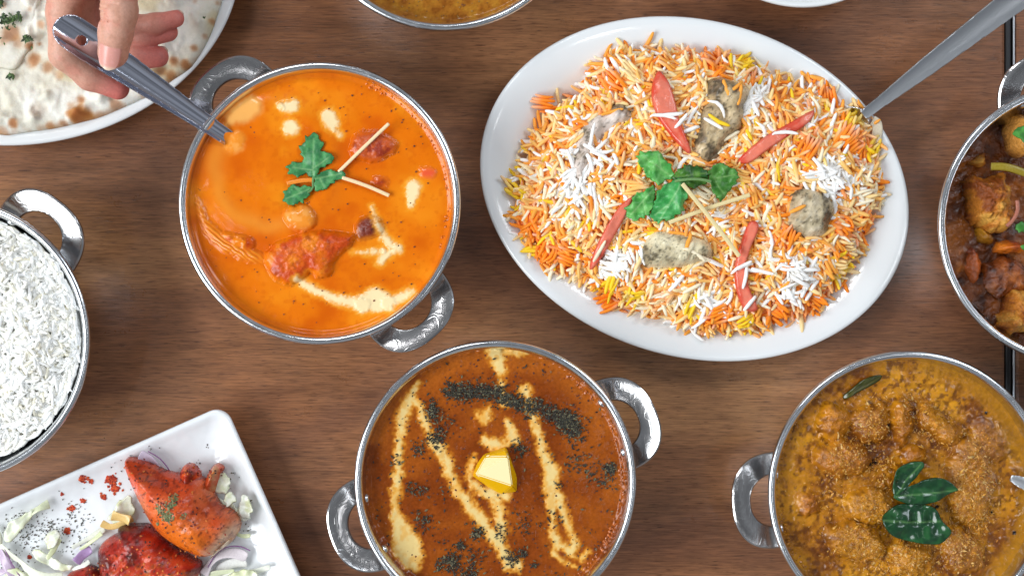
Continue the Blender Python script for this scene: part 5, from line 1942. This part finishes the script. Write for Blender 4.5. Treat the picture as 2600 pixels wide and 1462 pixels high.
a_ = np.linspace(0, 2 * np.pi, 72, endpoint=False)
rpoly = np.stack([B_RICE.x + 0.0665 * np.cos(a_), B_RICE.y + 0.0665 * np.sin(a_)], 1)
inflate('rice_mound', rpoly, 0.0014, lambda x, y, d: np.where(d > 0, wr_h(x, y) - 0.0385, 0), const_col(srgb(246, 246, 240), 0.03, 150), M_RICE, wr, 0.036)
rp_ = in_disc(6200, (B_RICE.x, B_RICE.y), 0.0682, 61)
vis = rp_[:, 0] > P(-60, 0, 0.05)[0]
rp_ = np.concatenate([rp_[vis], rp_[~vis]])
rc_ = np.hypot(rp_[:, 0] - B_RICE.x, rp_[:, 1] - B_RICE.y)
rp_ = rp_[rc_ < 0.0672]
WPAL = [srgb(250, 250, 247), srgb(253, 253, 251), srgb(248, 246, 237), srgb(240, 235, 216)]
SHW = [grain_shape(L, r, b, i) for i, (L, r, b) in enumerate([(0.0090, 0.00100, 0.03), (0.0102, 0.00096, 0.10), (0.0080, 0.00106, -0.06), (0.0110, 0.00094, 0.18), (0.0066, 0.00108, 0.0), (0.0098, 0.00098, -0.15)])]
rice(wr, rp_, wr_h, (-0.0010, 0.0012), lambda p, rg: rg.choice(4, len(p), p=[0.35, 0.4, 0.17, 0.08]), 300, SHW, WPAL, 63, pitch=0.32, wall=(B_RICE.x, B_RICE.y))

# ------------------------------------------------------------------ flatbread
NPX = [(-420, 900), (-200, 1180), (0, 1245), (150, 1225), (300, 1200), (430, 1185), (560, 1160), (700, 1125), (900, 1075), (1050, 1010), (1250, 925), (1440, 830), (1560, 735), (1720, 640), (1800, 540), (1860, 440), (1930, 300), (1985, 130),
       (2040, -20), (2060, -300), (1900, -700), (1200, -1100), (200, -1250), (-600, -1000), (-900, -400), (-800, 300)]
NP = chaikin(W(1, NPX, 0.027), 2)
BROWN = [(740, 1050, 130, 1.0), (745, 920, 55, 0.7), (120, 1140, 50, 0.75), (570, 1130, 45, 0.6), (445, 1155, 40, 0.5), (1060, 965, 70, 0.55), (300, 545, 75, 0.7), (275, 425, 45, 0.65), (90, 320, 110, 0.6), (165, 400, 60, 0.4),
         (400, 245, 45, 0.5), (360, 405, 22, 0.6), (1600, 560, 55, 0.7), (1700, 590, 60, 0.75), (1480, 660, 50, 0.6), (1560, 700, 55, 0.65), (1780, 440, 45, 0.6), (1940, 190, 35, 0.5), (440, 610, 70, 0.55), (30, 60, 40, 0.5), (540, 700, 60, 0.35),
         (280, 90, 35, 0.4), (1870, 330, 30, 0.4), (1990, 20, 30, 0.4), (1790, 10, 35, 0.35), (330, 1010, 90, 0.15), (900, 1040, 50, 0.25), (620, 1050, 40, 0.5), (0, 1210, 60, 0.4), (1300, 880, 40, 0.3)]


def naan_col(x, y, d=None):
    n = fbm(x, y, 0, 50, 4, 131)
    c = mix(np.broadcast_to(srgb(226, 221, 205), x.shape + (3,)), srgb(236, 234, 224), sstep(0.0, 0.5, n))
    c = mix(c, srgb(212, 198, 160), sstep(0.05, 0.5, -n) * 0.8)
    kk = pxm(1, 0.029)
    w1 = fbm(x, y, 0, 150, 4, 133)
    for bx_, by_, r_, s_ in BROWN:
        q = W(1, [(bx_, by_)], 0.029)[0]
        dd = np.hypot(x - q[0], y - q[1]) / (r_ * kk) + 0.55 * w1
        c = mix(c, srgb(208, 150, 84), s_ * sstep(1.25, 0.5, dd))
        c = mix(c, srgb(160, 92, 46), s_ * sstep(0.95, 0.25, dd) * 0.95)
    if d is not None:
        c = mix(c, srgb(196, 132, 66), 0.7 * sstep(0.0035, 0.0, d) * sstep(0.0, 0.35, fbm(x, y, 0, 90, 3, 137)))
    return c


def naan_h(x, y, d):
    t = np.clip(d / 0.007, 0, 1)
    h = 0.0055 * np.sqrt(np.clip(1 - (1 - t) ** 2, 0, 1))
    bub = np.clip(fbm(x, y, 0, 75, 3, 141), 0, 1)
    return (h + (0.0085 * bub + 0.0014 * fbm(x, y, 0, 210, 3, 142)) * t) * (d > 0)


nb = inflate('naan_bread', NP, 0.0010, naan_h, naan_col, M_NAAN, None, lambda x, y: np.full(np.shape(x), 0.0225) - 0.0 * x)
tag(nb, 'white blistered naan bread covering the oval plate, browned in spots', 'bread')
# a torn wedge lying on it, upper left
NP2 = chaikin(W(1, [(-500, -700), (150, -650), (380, -250), (330, 20), (300, 180), (330, 300), (250, 440), (190, 520), (150, 600), (90, 640), (20, 620), (-150, 600), (-420, 560), (-700, 200), (-750, -300)], 0.034), 2)
nb2 = inflate('naan_bread', NP2, 0.0010, lambda x, y, d: np.maximum(0.0022 * np.sqrt(np.clip(1 - (1 - np.clip(d / 0.0022, 0, 1)) ** 2, 0, 1)) + 0.0018 * np.clip(fbm(x, y, 0, 90, 3, 151), -0.3, 1) * np.clip(d / 0.006, 0, 1), 0) * (d > 0),
              lambda x, y, d: naan_col(x, y, None), M_NAAN, None, lambda x, y: 0.0285 + 0.0 * x)
tag(nb2, 'torn naan wedge with green herb bits lying on the larger bread', 'bread')
hb = clusters([(160, 155, 45, 30), (130, 170, 30, 14), (240, 355, 40, 34), (45, 185, 60, 60), (0, 20, 40, 30), (80, 690, 26, 10), (60, 695, 20, 6), (60, 270, 200, 10), (1880, 170, 20, 3), (450, 90, 100, 3)], 1, 0.034, 70)
o = flakes('herb_bits', hb, lambda x, y: np.where(y > W(1, [(0, 620)], 0.034)[0][1], 0.0333, 0.0300), 0.0030, [srgb(60, 84, 44), srgb(84, 110, 60), srgb(44, 62, 34)], M_LEAF, None, 0.3, 0.45, 0.0002, 0.4, 'stuff', 71)
tag(o, 'chopped green herb bits on the naan bread', 'herb')

# ------------------------------------------------------------------ red grilled chicken on the rectangular plate
ZP = 0.0116
RED = [srgb(190, 62, 30), srgb(214, 84, 36), srgb(140, 36, 22)]


def tand(poly, z0, H, w, lab, seed, colf, amp=0.0012, ridge=None):
    p = chaikin(W(11, poly, z0 + H * 0.6), 2)

    def hf(x, y, d):
        t = np.clip(d / w, 0, 1)
        h = H * np.sqrt(np.clip(1 - (1 - t) ** 2, 0, 1)) ** 1.0
        h = h + (amp * fbm(x, y, 0, 80, 3, seed) + amp * 0.45 * fbm(x * 0.8 + y * 0.6, (y * 0.8 - x * 0.6) * 2.6, 0, 150, 3, seed + 1)) * np.clip(t * 2, 0, 1)
        if ridge:
            h = h + ridge(x, y) * np.clip(t * 3, 0, 1)
        return np.maximum(h, 0) * (d > 0)
    o = inflate('grilled_chicken', p, 0.0006, hf, colf, M_TAND, None, z0)
    tag(o, lab, 'chicken', 'red grilled chicken pieces')
    return o


Q11 = lambda x, y, z=0.025: W(11, [(x, y)], z)[0]
k11 = pxm(11, 0.025)


def gauss(x, y, cx, cy, rx, ry=None, ang=0.0):
    c = Q11(cx, cy)
    dx, dy = x - c[0], y - c[1]
    u = dx * math.cos(ang) + dy * math.sin(ang)
    v = -dx * math.sin(ang) + dy * math.cos(ang)
    return np.exp(-(u / (rx * k11)) ** 2 - (v / ((ry or rx) * k11)) ** 2)


def col_big(x, y, d):
    n = fbm(x, y, 0, 100, 4, 161)
    n2 = fbm(x, y, 0, 420, 4, 162)
    c = mix(np.broadcast_to(srgb(216, 80, 38), x.shape + (3,)), srgb(230, 112, 66), sstep(-0.1, 0.5, n))
    c = mix(c, srgb(226, 112, 26), np.clip(gauss(x, y, 1560, 1120, 330, 170, -0.6) * 1.2, 0, 1))
    c = mix(c, srgb(160, 44, 22), np.clip(gauss(x, y, 1250, 590, 190, 60, -0.45) + gauss(x, y, 1540, 580, 110, 90) + gauss(x, y, 1780, 850, 90, 70), 0, 1) * (0.7 + 0.4 * n2))
    c = mix(c, srgb(216, 176, 140), np.clip(gauss(x, y, 1880, 1080, 60, 130, -0.6) * 1.3 + gauss(x, y, 1760, 1230, 60, 80, -0.8), 0, 1) * 0.85)
    c = mix(c, srgb(196, 150, 90), np.clip(gauss(x, y, 1720, 660, 45, 80, 0.3), 0, 1) * 0.7)
    c = mix(c, srgb(150, 70, 56), np.clip(gauss(x, y, 1180, 900, 60, 110, 0.5), 0, 1) * 0.6)
    c = mix(c, srgb(120, 36, 18), sstep(0.22, 0.55, n2 + 0.3 * sstep(0.005, 0.0, d)) * 0.35)
    return mix(c, srgb(70, 26, 18), sstep(0.34, 0.55, fbm(x, y, 0, 700, 2, 168)) * 0.6)


def col_dark(x, y, d):
    n = fbm(x, y, 0, 120, 4, 171)
    n2 = fbm(x, y, 0, 360, 4, 172)
    c = mix(np.broadcast_to(srgb(170, 44, 30), x.shape + (3,)), srgb(206, 74, 40), sstep(-0.05, 0.4, n))
    c = mix(c, srgb(104, 28, 22), sstep(0.05, 0.4, -n))
    c = mix(c, srgb(196, 96, 32), np.clip(gauss(x, y, 1350, 1400, 240, 90) + gauss(x, y, 1050, 1440, 200, 80), 0, 1) * sstep(-0.2, 0.3, n2))
    c = mix(c, srgb(30, 22, 28), np.clip(gauss(x, y, 770, 1310, 50, 110) * 1.4 + gauss(x, y, 960, 1050, 50, 40), 0, 1))
    return mix(c, srgb(84, 24, 18), sstep(0.25, 0.5, n2) * 0.5)


tand([(930, 1050), (965, 1015), (1080, 1015), (1180, 1010), (1270, 1090), (1400, 1200), (1540, 1290), (1640, 1330), (1600, 1480), (1500, 1640), (1000, 1660), (820, 1560), (790, 1440), (775, 1320), (765, 1230), (800, 1165), (880, 1110), (940, 1085)],
     ZP, 0.019, 0.011, 'dark charred red chicken piece under the big smooth one', 500, col_dark, 0.0024)
tand([(520, 1420), (600, 1375), (700, 1345), (780, 1372), (830, 1440), (900, 1560), (800, 1700), (560, 1680), (460, 1520)], ZP, 0.014, 0.010, 'small dark red chicken piece beside the charred one', 520, col_dark, 0.0022)
leg = empty('grilled_chicken', (*Q11(1450, 900), ZP), 'big smooth orange-red chicken leg on the charred piece', 'chicken', 'red grilled chicken pieces')


def tand_part(name, poly, z0, H, w, seed, colf, amp, ridge=None):
    o = tand(poly, z0, H, w, 'x', seed, colf, amp, ridge)
    o.name = name
    for kx in ('label', 'category', 'group'):
        del o[kx]
    set_parent(o, leg)


def mesh_top(objs):
    vs = np.concatenate([np.array([v.co for v in o.data.vertices]) for o in objs])

    def f(x, y):
        x, y = np.asarray(x), np.asarray(y)
        out = np.zeros(x.shape)
        for i in range(len(x)):
            dd = (vs[:, 0] - x[i]) ** 2 + (vs[:, 1] - y[i]) ** 2
            nr = np.argpartition(dd, 8)[:8]
            out[i] = vs[nr, 2].max() if dd.min() < 0.0012 ** 2 else ZP
        return out
    return f


def col_rough(x, y, d):
    n2 = fbm(x, y, 0, 260, 4, 164)
    return mix(mix(np.broadcast_to(srgb(182, 54, 26), x.shape + (3,)), srgb(214, 92, 40), sstep(0.0, 0.4, n2)), srgb(120, 34, 18), sstep(0.0, 0.4, -n2))


def col_bone(x, y, d):
    n2 = fbm(x, y, 0, 260, 4, 165)
    return mix(np.broadcast_to(srgb(196, 132, 84), x.shape + (3,)), srgb(196, 76, 34), sstep(-0.35, 0.2, n2 + sstep(0.003, 0.0, d) * 0.5))


tand_part('meat', [(985, 470), (1050, 468), (1130, 488), (1250, 545), (1340, 590), (1450, 600), (1580, 610), (1660, 660), (1720, 760), (1760, 860), (1850, 890), (1918, 945), (1942, 1015), (1925, 1085), (1880, 1140),
                   (1790, 1200), (1690, 1302), (1560, 1288), (1400, 1204), (1270, 1112), (1185, 1002), (1120, 882), (1050, 742), (1000, 622), (970, 530)], ZP + 0.006, 0.023, 0.021, 540, col_big, 0.0011,
          lambda x, y: -0.0065 * gauss(x, y, 1240, 575, 200, 42, -0.45) - 0.003 * gauss(x, y, 1700, 860, 70, 110) + 0.0016 * gauss(x, y, 1400, 850, 220, 160, -0.9))
tand_part('meat_end', [(1430, 660), (1440, 590), (1462, 545), (1500, 512), (1560, 520), (1600, 565), (1622, 625), (1620, 720), (1520, 760), (1400, 740), (1390, 660)], ZP + 0.005, 0.0185, 0.013, 551, col_rough, 0.0040)
tand_part('meat_end', [(1640, 760), (1640, 670), (1680, 590), (1735, 508), (1790, 518), (1820, 545), (1792, 600), (1772, 700), (1740, 790), (1680, 860)], ZP + 0.003, 0.0140, 0.009, 561, col_bone, 0.0036)
tand_part('bone_end', [(1830, 1140), (1890, 1060), (1930, 1040), (1920, 1110), (1860, 1180), (1770, 1240), (1720, 1290), (1690, 1300), (1740, 1220)], ZP + 0.004, 0.0135, 0.006, 571, lambda x, y, d: mix(np.broadcast_to(srgb(226, 204, 178), x.shape + (3,)), srgb(206, 150, 110), sstep(0, 0.4, fbm(x, y, 0, 200, 3, 5))), 0.0010)
# herb and chaat flakes on the big piece
hz = clusters([(1390, 935, 55, 90), (1420, 830, 60, 60), (1350, 880, 60, 40), (1430, 780, 40, 30), (1520, 915, 25, 14), (1310, 850, 30, 14), (1300, 990, 25, 10)], 11, 0.036, 81)
TOPF = mesh_top([o_ for o_ in bpy.data.objects if o_.type == 'MESH' and (o_.parent == leg or o_.name.startswith('grilled_chicken'))])
o = flakes('herb_flakes', hz, TOPF, 0.0016, [srgb(110, 120, 74), srgb(76, 84, 54), srgb(140, 140, 100)], M_FLAKE, None, 0.4, 0.5, 0.0002, 0.4, 'stuff', 82)
tag(o, 'crumbled green herb on the big smooth chicken leg', 'herb flakes')
mas = clusters([(1350, 800, 420, 170), (1600, 1050, 330, 120), (1150, 600, 200, 60), (1540, 590, 90, 50), (1100, 1250, 260, 110), (1350, 1350, 260, 110), (900, 1350, 160, 60), (700, 1430, 120, 40), (1740, 600, 60, 24)], 11, 0.03, 85)
mz = TOPF(mas[:, 0], mas[:, 1])
mas = mas[(mz > ZP + 0.003) & (np.random.default_rng(4).uniform(0, 1, len(mas)) < 0.45)]
flakes('spice_crust', mas, TOPF, 0.0016, [srgb(150, 44, 20), srgb(110, 34, 20), srgb(214, 120, 50), srgb(60, 26, 20)], M_FLAKE, leg, 0.3, 0.6, 0.0001, 0.4, 'stuff', 86)
sp = clusters([(350, 1030, 190, 120), (430, 1090, 130, 60), (180, 980, 160, 60), (620, 1010, 150, 60), (200, 1120, 150, 60), (120, 1300, 160, 60), (640, 880, 140, 30), (1250, 400, 80, 5), (1690, 360, 40, 3), (1620, 490, 40, 4), (1900, 640, 120, 12),
               (2030, 1020, 60, 8), (1200, 480, 50, 5), (700, 1150, 100, 20), (560, 1200, 100, 20), (2060, 800, 60, 6), (1950, 1250, 100, 8), (1100, 600, 300, 14)], 11, ZP, 83)


def plate_zr(x, y):
    px_ = (np.asarray(x) - ctr[0])
    py_ = (np.asarray(y) - ctr[1])
    u = np.abs(px_ * ux[0] + py_ * ux[1])
    v = np.abs(px_ * vx[0] + py_ * vx[1])
    ins = np.minimum(LU / 2 - u, LV / 2 - v)
    return np.interp(ins, [0, 0.0018, 0.0032, 0.0052, 0.0085, 0.015, 0.024, 0.04], [0.019, 0.0201, 0.0196, 0.0178, 0.0155, 0.0128, 0.0116, 0.0112])


o = flakes('pepper_specks', sp, plate_zr, 0.0011, [srgb(52, 60, 46), srgb(80, 70, 40), srgb(60, 40, 34)], M_FLAKE, None, 0.2, 0.6, 0.0004, 0.5, 'stuff', 84)
tag(o, 'tiny dark herb specks sprinkled on the rectangular plate', 'herb flakes')
for i, (x_, y_, n_, r_) in enumerate([(700, 610, 40, 34), (915, 630, 70, 48), (945, 700, 70, 44), (845, 772, 34, 26), (595, 865, 34, 30), (685, 803, 18, 18), (550, 1052, 30, 26), (200, 962, 16, 14), (525, 745, 12, 14), (760, 640, 14, 30), (240, 1265, 16, 14)]):
    q = clusters([(x_, y_, r_, n_)], 11, ZP, 90 + i)
    o = flakes('chilli_powder', q, plate_zr, 0.0019, [srgb(190, 62, 26), srgb(206, 84, 30), srgb(160, 44, 24)], M_FLAKE, None, 0.15, 0.8, 0.0002, 0.4, None, 95 + i)
    tag(o, ['red chilli powder pinch closest to the plate edge', 'large red chilli powder pinch beside the chicken leg tip', 'fuzzy orange-red chilli pinch under the large one', 'red chilli pinch below the fuzzy one',
            'oval red chilli pinch between cabbage and plate edge', 'small orange chilli dab above the dark specks', 'dark red chilli pinch above the long thin cabbage shred', 'tiny red chilli dab on the broad white cabbage shred',
            'tiny red chilli dab alone below the edge pinch', 'faint scatter of red chilli between two larger pinches', 'brownish chilli dab on the longest wavy cabbage shred'][i], 'chilli powder', 'pinches of red chilli powder on the plate')

# shredded cabbage and onion
CAB = [srgb(228, 231, 210), srgb(220, 225, 190), srgb(232, 234, 220), srgb(214, 219, 176)]


def veg_strip(name, pts, w, z, col, lab, cat, grp, th=0.0011, roll=0.4, wav=0.001, seed=0, taper=0.3):
    rg = np.random.default_rng(seed)
    q = W(11, pts, z + 0.002)
    p3 = [(a[0], a[1], float(plate_zr(a[0], a[1])) + z + th + wav * abs(rg.normal())) for a in q]
    o = ribbon(name, p3, w * k11 * 1.3 * rg.uniform(0.55, 1.25, len(p3)), th * 0.55, M_VEG, None, col, taper, (lambda t: roll * math.sin(t * 4 + seed)))
    tag(o, lab, cat, grp)
    return o


cab = [([(1780, 570), (1850, 590), (1885, 660), (1860, 730), (1790, 740)], 90, 0.004), ([(1840, 800), (1890, 760), (1930, 720), (1955, 790)], 100, 0.007), ([(1990, 790), (2030, 760), (2060, 830), (2030, 920)], 70, 0.004),
       ([(1950, 960), (1960, 1040), (2020, 1070), (2080, 1060)], 34, 0.002), ([(1870, 850), (1940, 900), (1990, 940), (2000, 980)], 80, 0.002), ([(1790, 760), (1830, 830), (1880, 880)], 70, 0.002), ([(1970, 850), (2040, 880), (2060, 930)], 50, 0.002),
       ([(890, 960), (930, 880), (1000, 820), (1060, 780)], 60, 0.002), ([(880, 960), (960, 1000), (1060, 960), (1130, 930)], 46, 0.003), ([(960, 900), (1040, 920), (1110, 940)], 60, 0.005), ([(640, 1160), (730, 1110), (820, 1060), (900, 1010)], 40, 0.001),
       ([(700, 1180), (800, 1110), (880, 1040)], 36, 0.004), ([(60, 1120), (80, 1030), (150, 960), (250, 900), (330, 830)], 80, 0.002), ([(330, 870), (400, 830), (470, 800)], 60, 0.001), ([(370, 1170), (380, 1090), (440, 1050), (480, 1100), (460, 1190)], 60, 0.003),
       ([(440, 1250), (490, 1180), (540, 1090)], 34, 0.003), ([(50, 1150), (120, 1210), (230, 1270), (300, 1360), (420, 1390), (560, 1390)], 60, 0.003), ([(260, 1230), (380, 1280), (500, 1340), (600, 1330)], 46, 0.001), ([(640, 1340), (740, 1300), (780, 1270)], 30, 0.002),
       ([(80, 1400), (180, 1420), (280, 1470)], 70, 0.001), ([(1570, 1380), (1640, 1360), (1650, 1430)], 60, 0.003), ([(1700, 1430), (1780, 1370), (1880, 1350), (1950, 1345)], 40, 0.002), ([(1850, 1400), (1980, 1360), (2120, 1350), (2240, 1310)], 30, 0.002),
       ([(1880, 1420), (2000, 1410), (2100, 1400)], 70, 0.004), ([(20, 990), (60, 1080), (40, 1160)], 50, 0.001)]
CAB_LAB = ['cabbage leaf piece curving out behind the chicken leg bone', 'square pale cabbage chunk right of the chicken leg bone', 'ruffled cabbage shred beside the square cabbage chunk',
           'thin cabbage curl hooked at the right of the chicken leg', 'yellowish cabbage shred running down beside the chicken leg joint', 'cabbage shred wedged against the chicken leg below its bone',
           'short cabbage shred under the ruffled one', 'upright cabbage shred left of the chicken leg', 'sauce-stained cabbage shred crossing towards the chicken leg', 'short sauce-stained cabbage shred touching the chicken leg',
           'long thin cabbage shred leading to the charred chicken', 'cabbage shred doubled beside the long thin one', 'broad white cabbage shred bending up towards the plate edge', 'pale cabbage shred end close to the plate edge',
           'cabbage loop standing among the dark specks', 'thin cabbage sliver beside the cabbage loop', 'longest wavy cabbage shred under the onion arc', 'cabbage shred parallel to the longest wavy one',
           'small cabbage sliver touching the charred chicken side', 'cabbage shred lying beyond the long onion arc', 'pale cabbage bit below the charred chicken end', 'yellow cabbage strip below the nested onion arcs',
           'thin cabbage thread reaching out from the nested onion arcs', 'wide pale cabbage strip beneath the cabbage thread', 'short cabbage shred beside the broad white one']
CAB_POLY = {0: [(1780, 560), (1850, 578), (1890, 650), (1880, 725), (1800, 752), (1760, 715)], 1: [(1835, 762), (1910, 705), (1958, 790), (1880, 852)], 2: [(1960, 830), (2010, 745), (2062, 800), (2082, 870), (2040, 945), (1980, 940)],
            4: [(1780, 770), (1840, 820), (1950, 860), (1995, 960), (1940, 985), (1850, 900)], 7: [(885, 960), (930, 870), (1010, 790), (1060, 770), (1110, 900), (1060, 960), (960, 1000)],
            19: [(40, 1380), (130, 1350), (230, 1400), (300, 1480), (200, 1540), (60, 1500)], 17: [(250, 1230), (330, 1210), (420, 1260), (520, 1330), (600, 1320), (560, 1390), (420, 1370), (320, 1300)],
            23: [(1860, 1430), (1930, 1370), (2050, 1365), (2130, 1400), (2080, 1470), (1950, 1490)], 12: [(45, 1120), (60, 1010), (150, 940), (260, 890), (300, 860), (250, 960), (170, 1050), (110, 1140)], 14: [(360, 1150), (380, 1070), (440, 1035), (495, 1080), (475, 1160), (420, 1205)]}
for i, (pts_, w_, z_) in enumerate(cab):
    if i in CAB_POLY:
        o = leaf(None, 11, CAB_POLY[i], 0.016, lambda x, y, z_=z_: plate_zr(x, y) + 0.0012 + z_ * 0.8, [CAB[i % 4], CAB[(i + 1) % 4], srgb(238, 240, 226)], 'cabbage_shred', M_VEG, 0.0026,
                 [(CAB_POLY[i][0], CAB_POLY[i][len(CAB_POLY[i]) // 2])], 1, 90 + i, 150, 0.0006, 0.0007, 0.0014)
        tag(o, CAB_LAB[i], 'cabbage', 'cabbage shreds on the rectangular plate')
        continue
    veg_strip('cabbage_shred', pts_, w_, z_, CAB[i % 4] if i not in (8, 9) else srgb(226, 190, 120), CAB_LAB[i], 'cabbage', 'cabbage shreds on the rectangular plate', 0.0010, 0.5, 0.0012, i)
oni = [([(1205, 400), (1280, 450), (1330, 510), (1365, 565)], 60, 'thin purple onion sliver behind the top of the chicken leg', srgb(206, 190, 208)), ([(670, 1280), (720, 1220), (790, 1170)], 56, 'short purple onion piece touching the charred chicken', srgb(172, 140, 184)),
       ([(60, 1170), (90, 1260), (140, 1350), (200, 1440)], 50, 'long purple onion arc at the open left of the plate', srgb(196, 176, 196)), ([(30, 1370), (90, 1350), (130, 1330)], 40, 'short purple onion scrap crossing the long onion arc', srgb(206, 186, 206)),
       ([(1700, 1380), (1760, 1270), (1850, 1210), (1960, 1200), (2050, 1240)], 70, 'wide purple-edged onion arc below the chicken leg', srgb(220, 210, 214)), ([(1740, 1420), (1830, 1330), (1940, 1280), (2050, 1290)], 60, 'white inner onion arc nested under the purple-edged one', srgb(232, 230, 226)),
       ([(1600, 560), (1640, 545), (1680, 560)], 60, 'pink onion scrap between the chicken leg bones', srgb(226, 196, 196))]
for i, (pts_, w_, lab, col) in enumerate(oni):
    veg_strip('onion_strip', pts_, w_, 0.003 if i != 5 else 0.001, col, lab, 'onion', 'onion strips on the rectangular plate', 0.0013, 0.6, 0.0006, 40 + i, 0.5)
# purple skin edges on the outer onion arcs
for i, j in ((0, 0), (2, 2), (4, 4)):
    pts_, w_, lab, col = oni[i]
    par_o = [o for o in bpy.data.objects if o.get('label') == lab][0]
    q = W(11, [(a + (w_ * 0.42 if i == 0 else 0), b - w_ * 0.42 * (0.3 if i == 0 else 1)) if i != 2 else (a - w_ * 0.45, b) for a, b in pts_], 0.016)
    ribbon('onion_skin', [(a[0], a[1], float(plate_zr(a[0], a[1])) + 0.0052) for a in q], 8 * k11, 0.0009, M_VEG, par_o, srgb(136, 84, 140), 0.5)
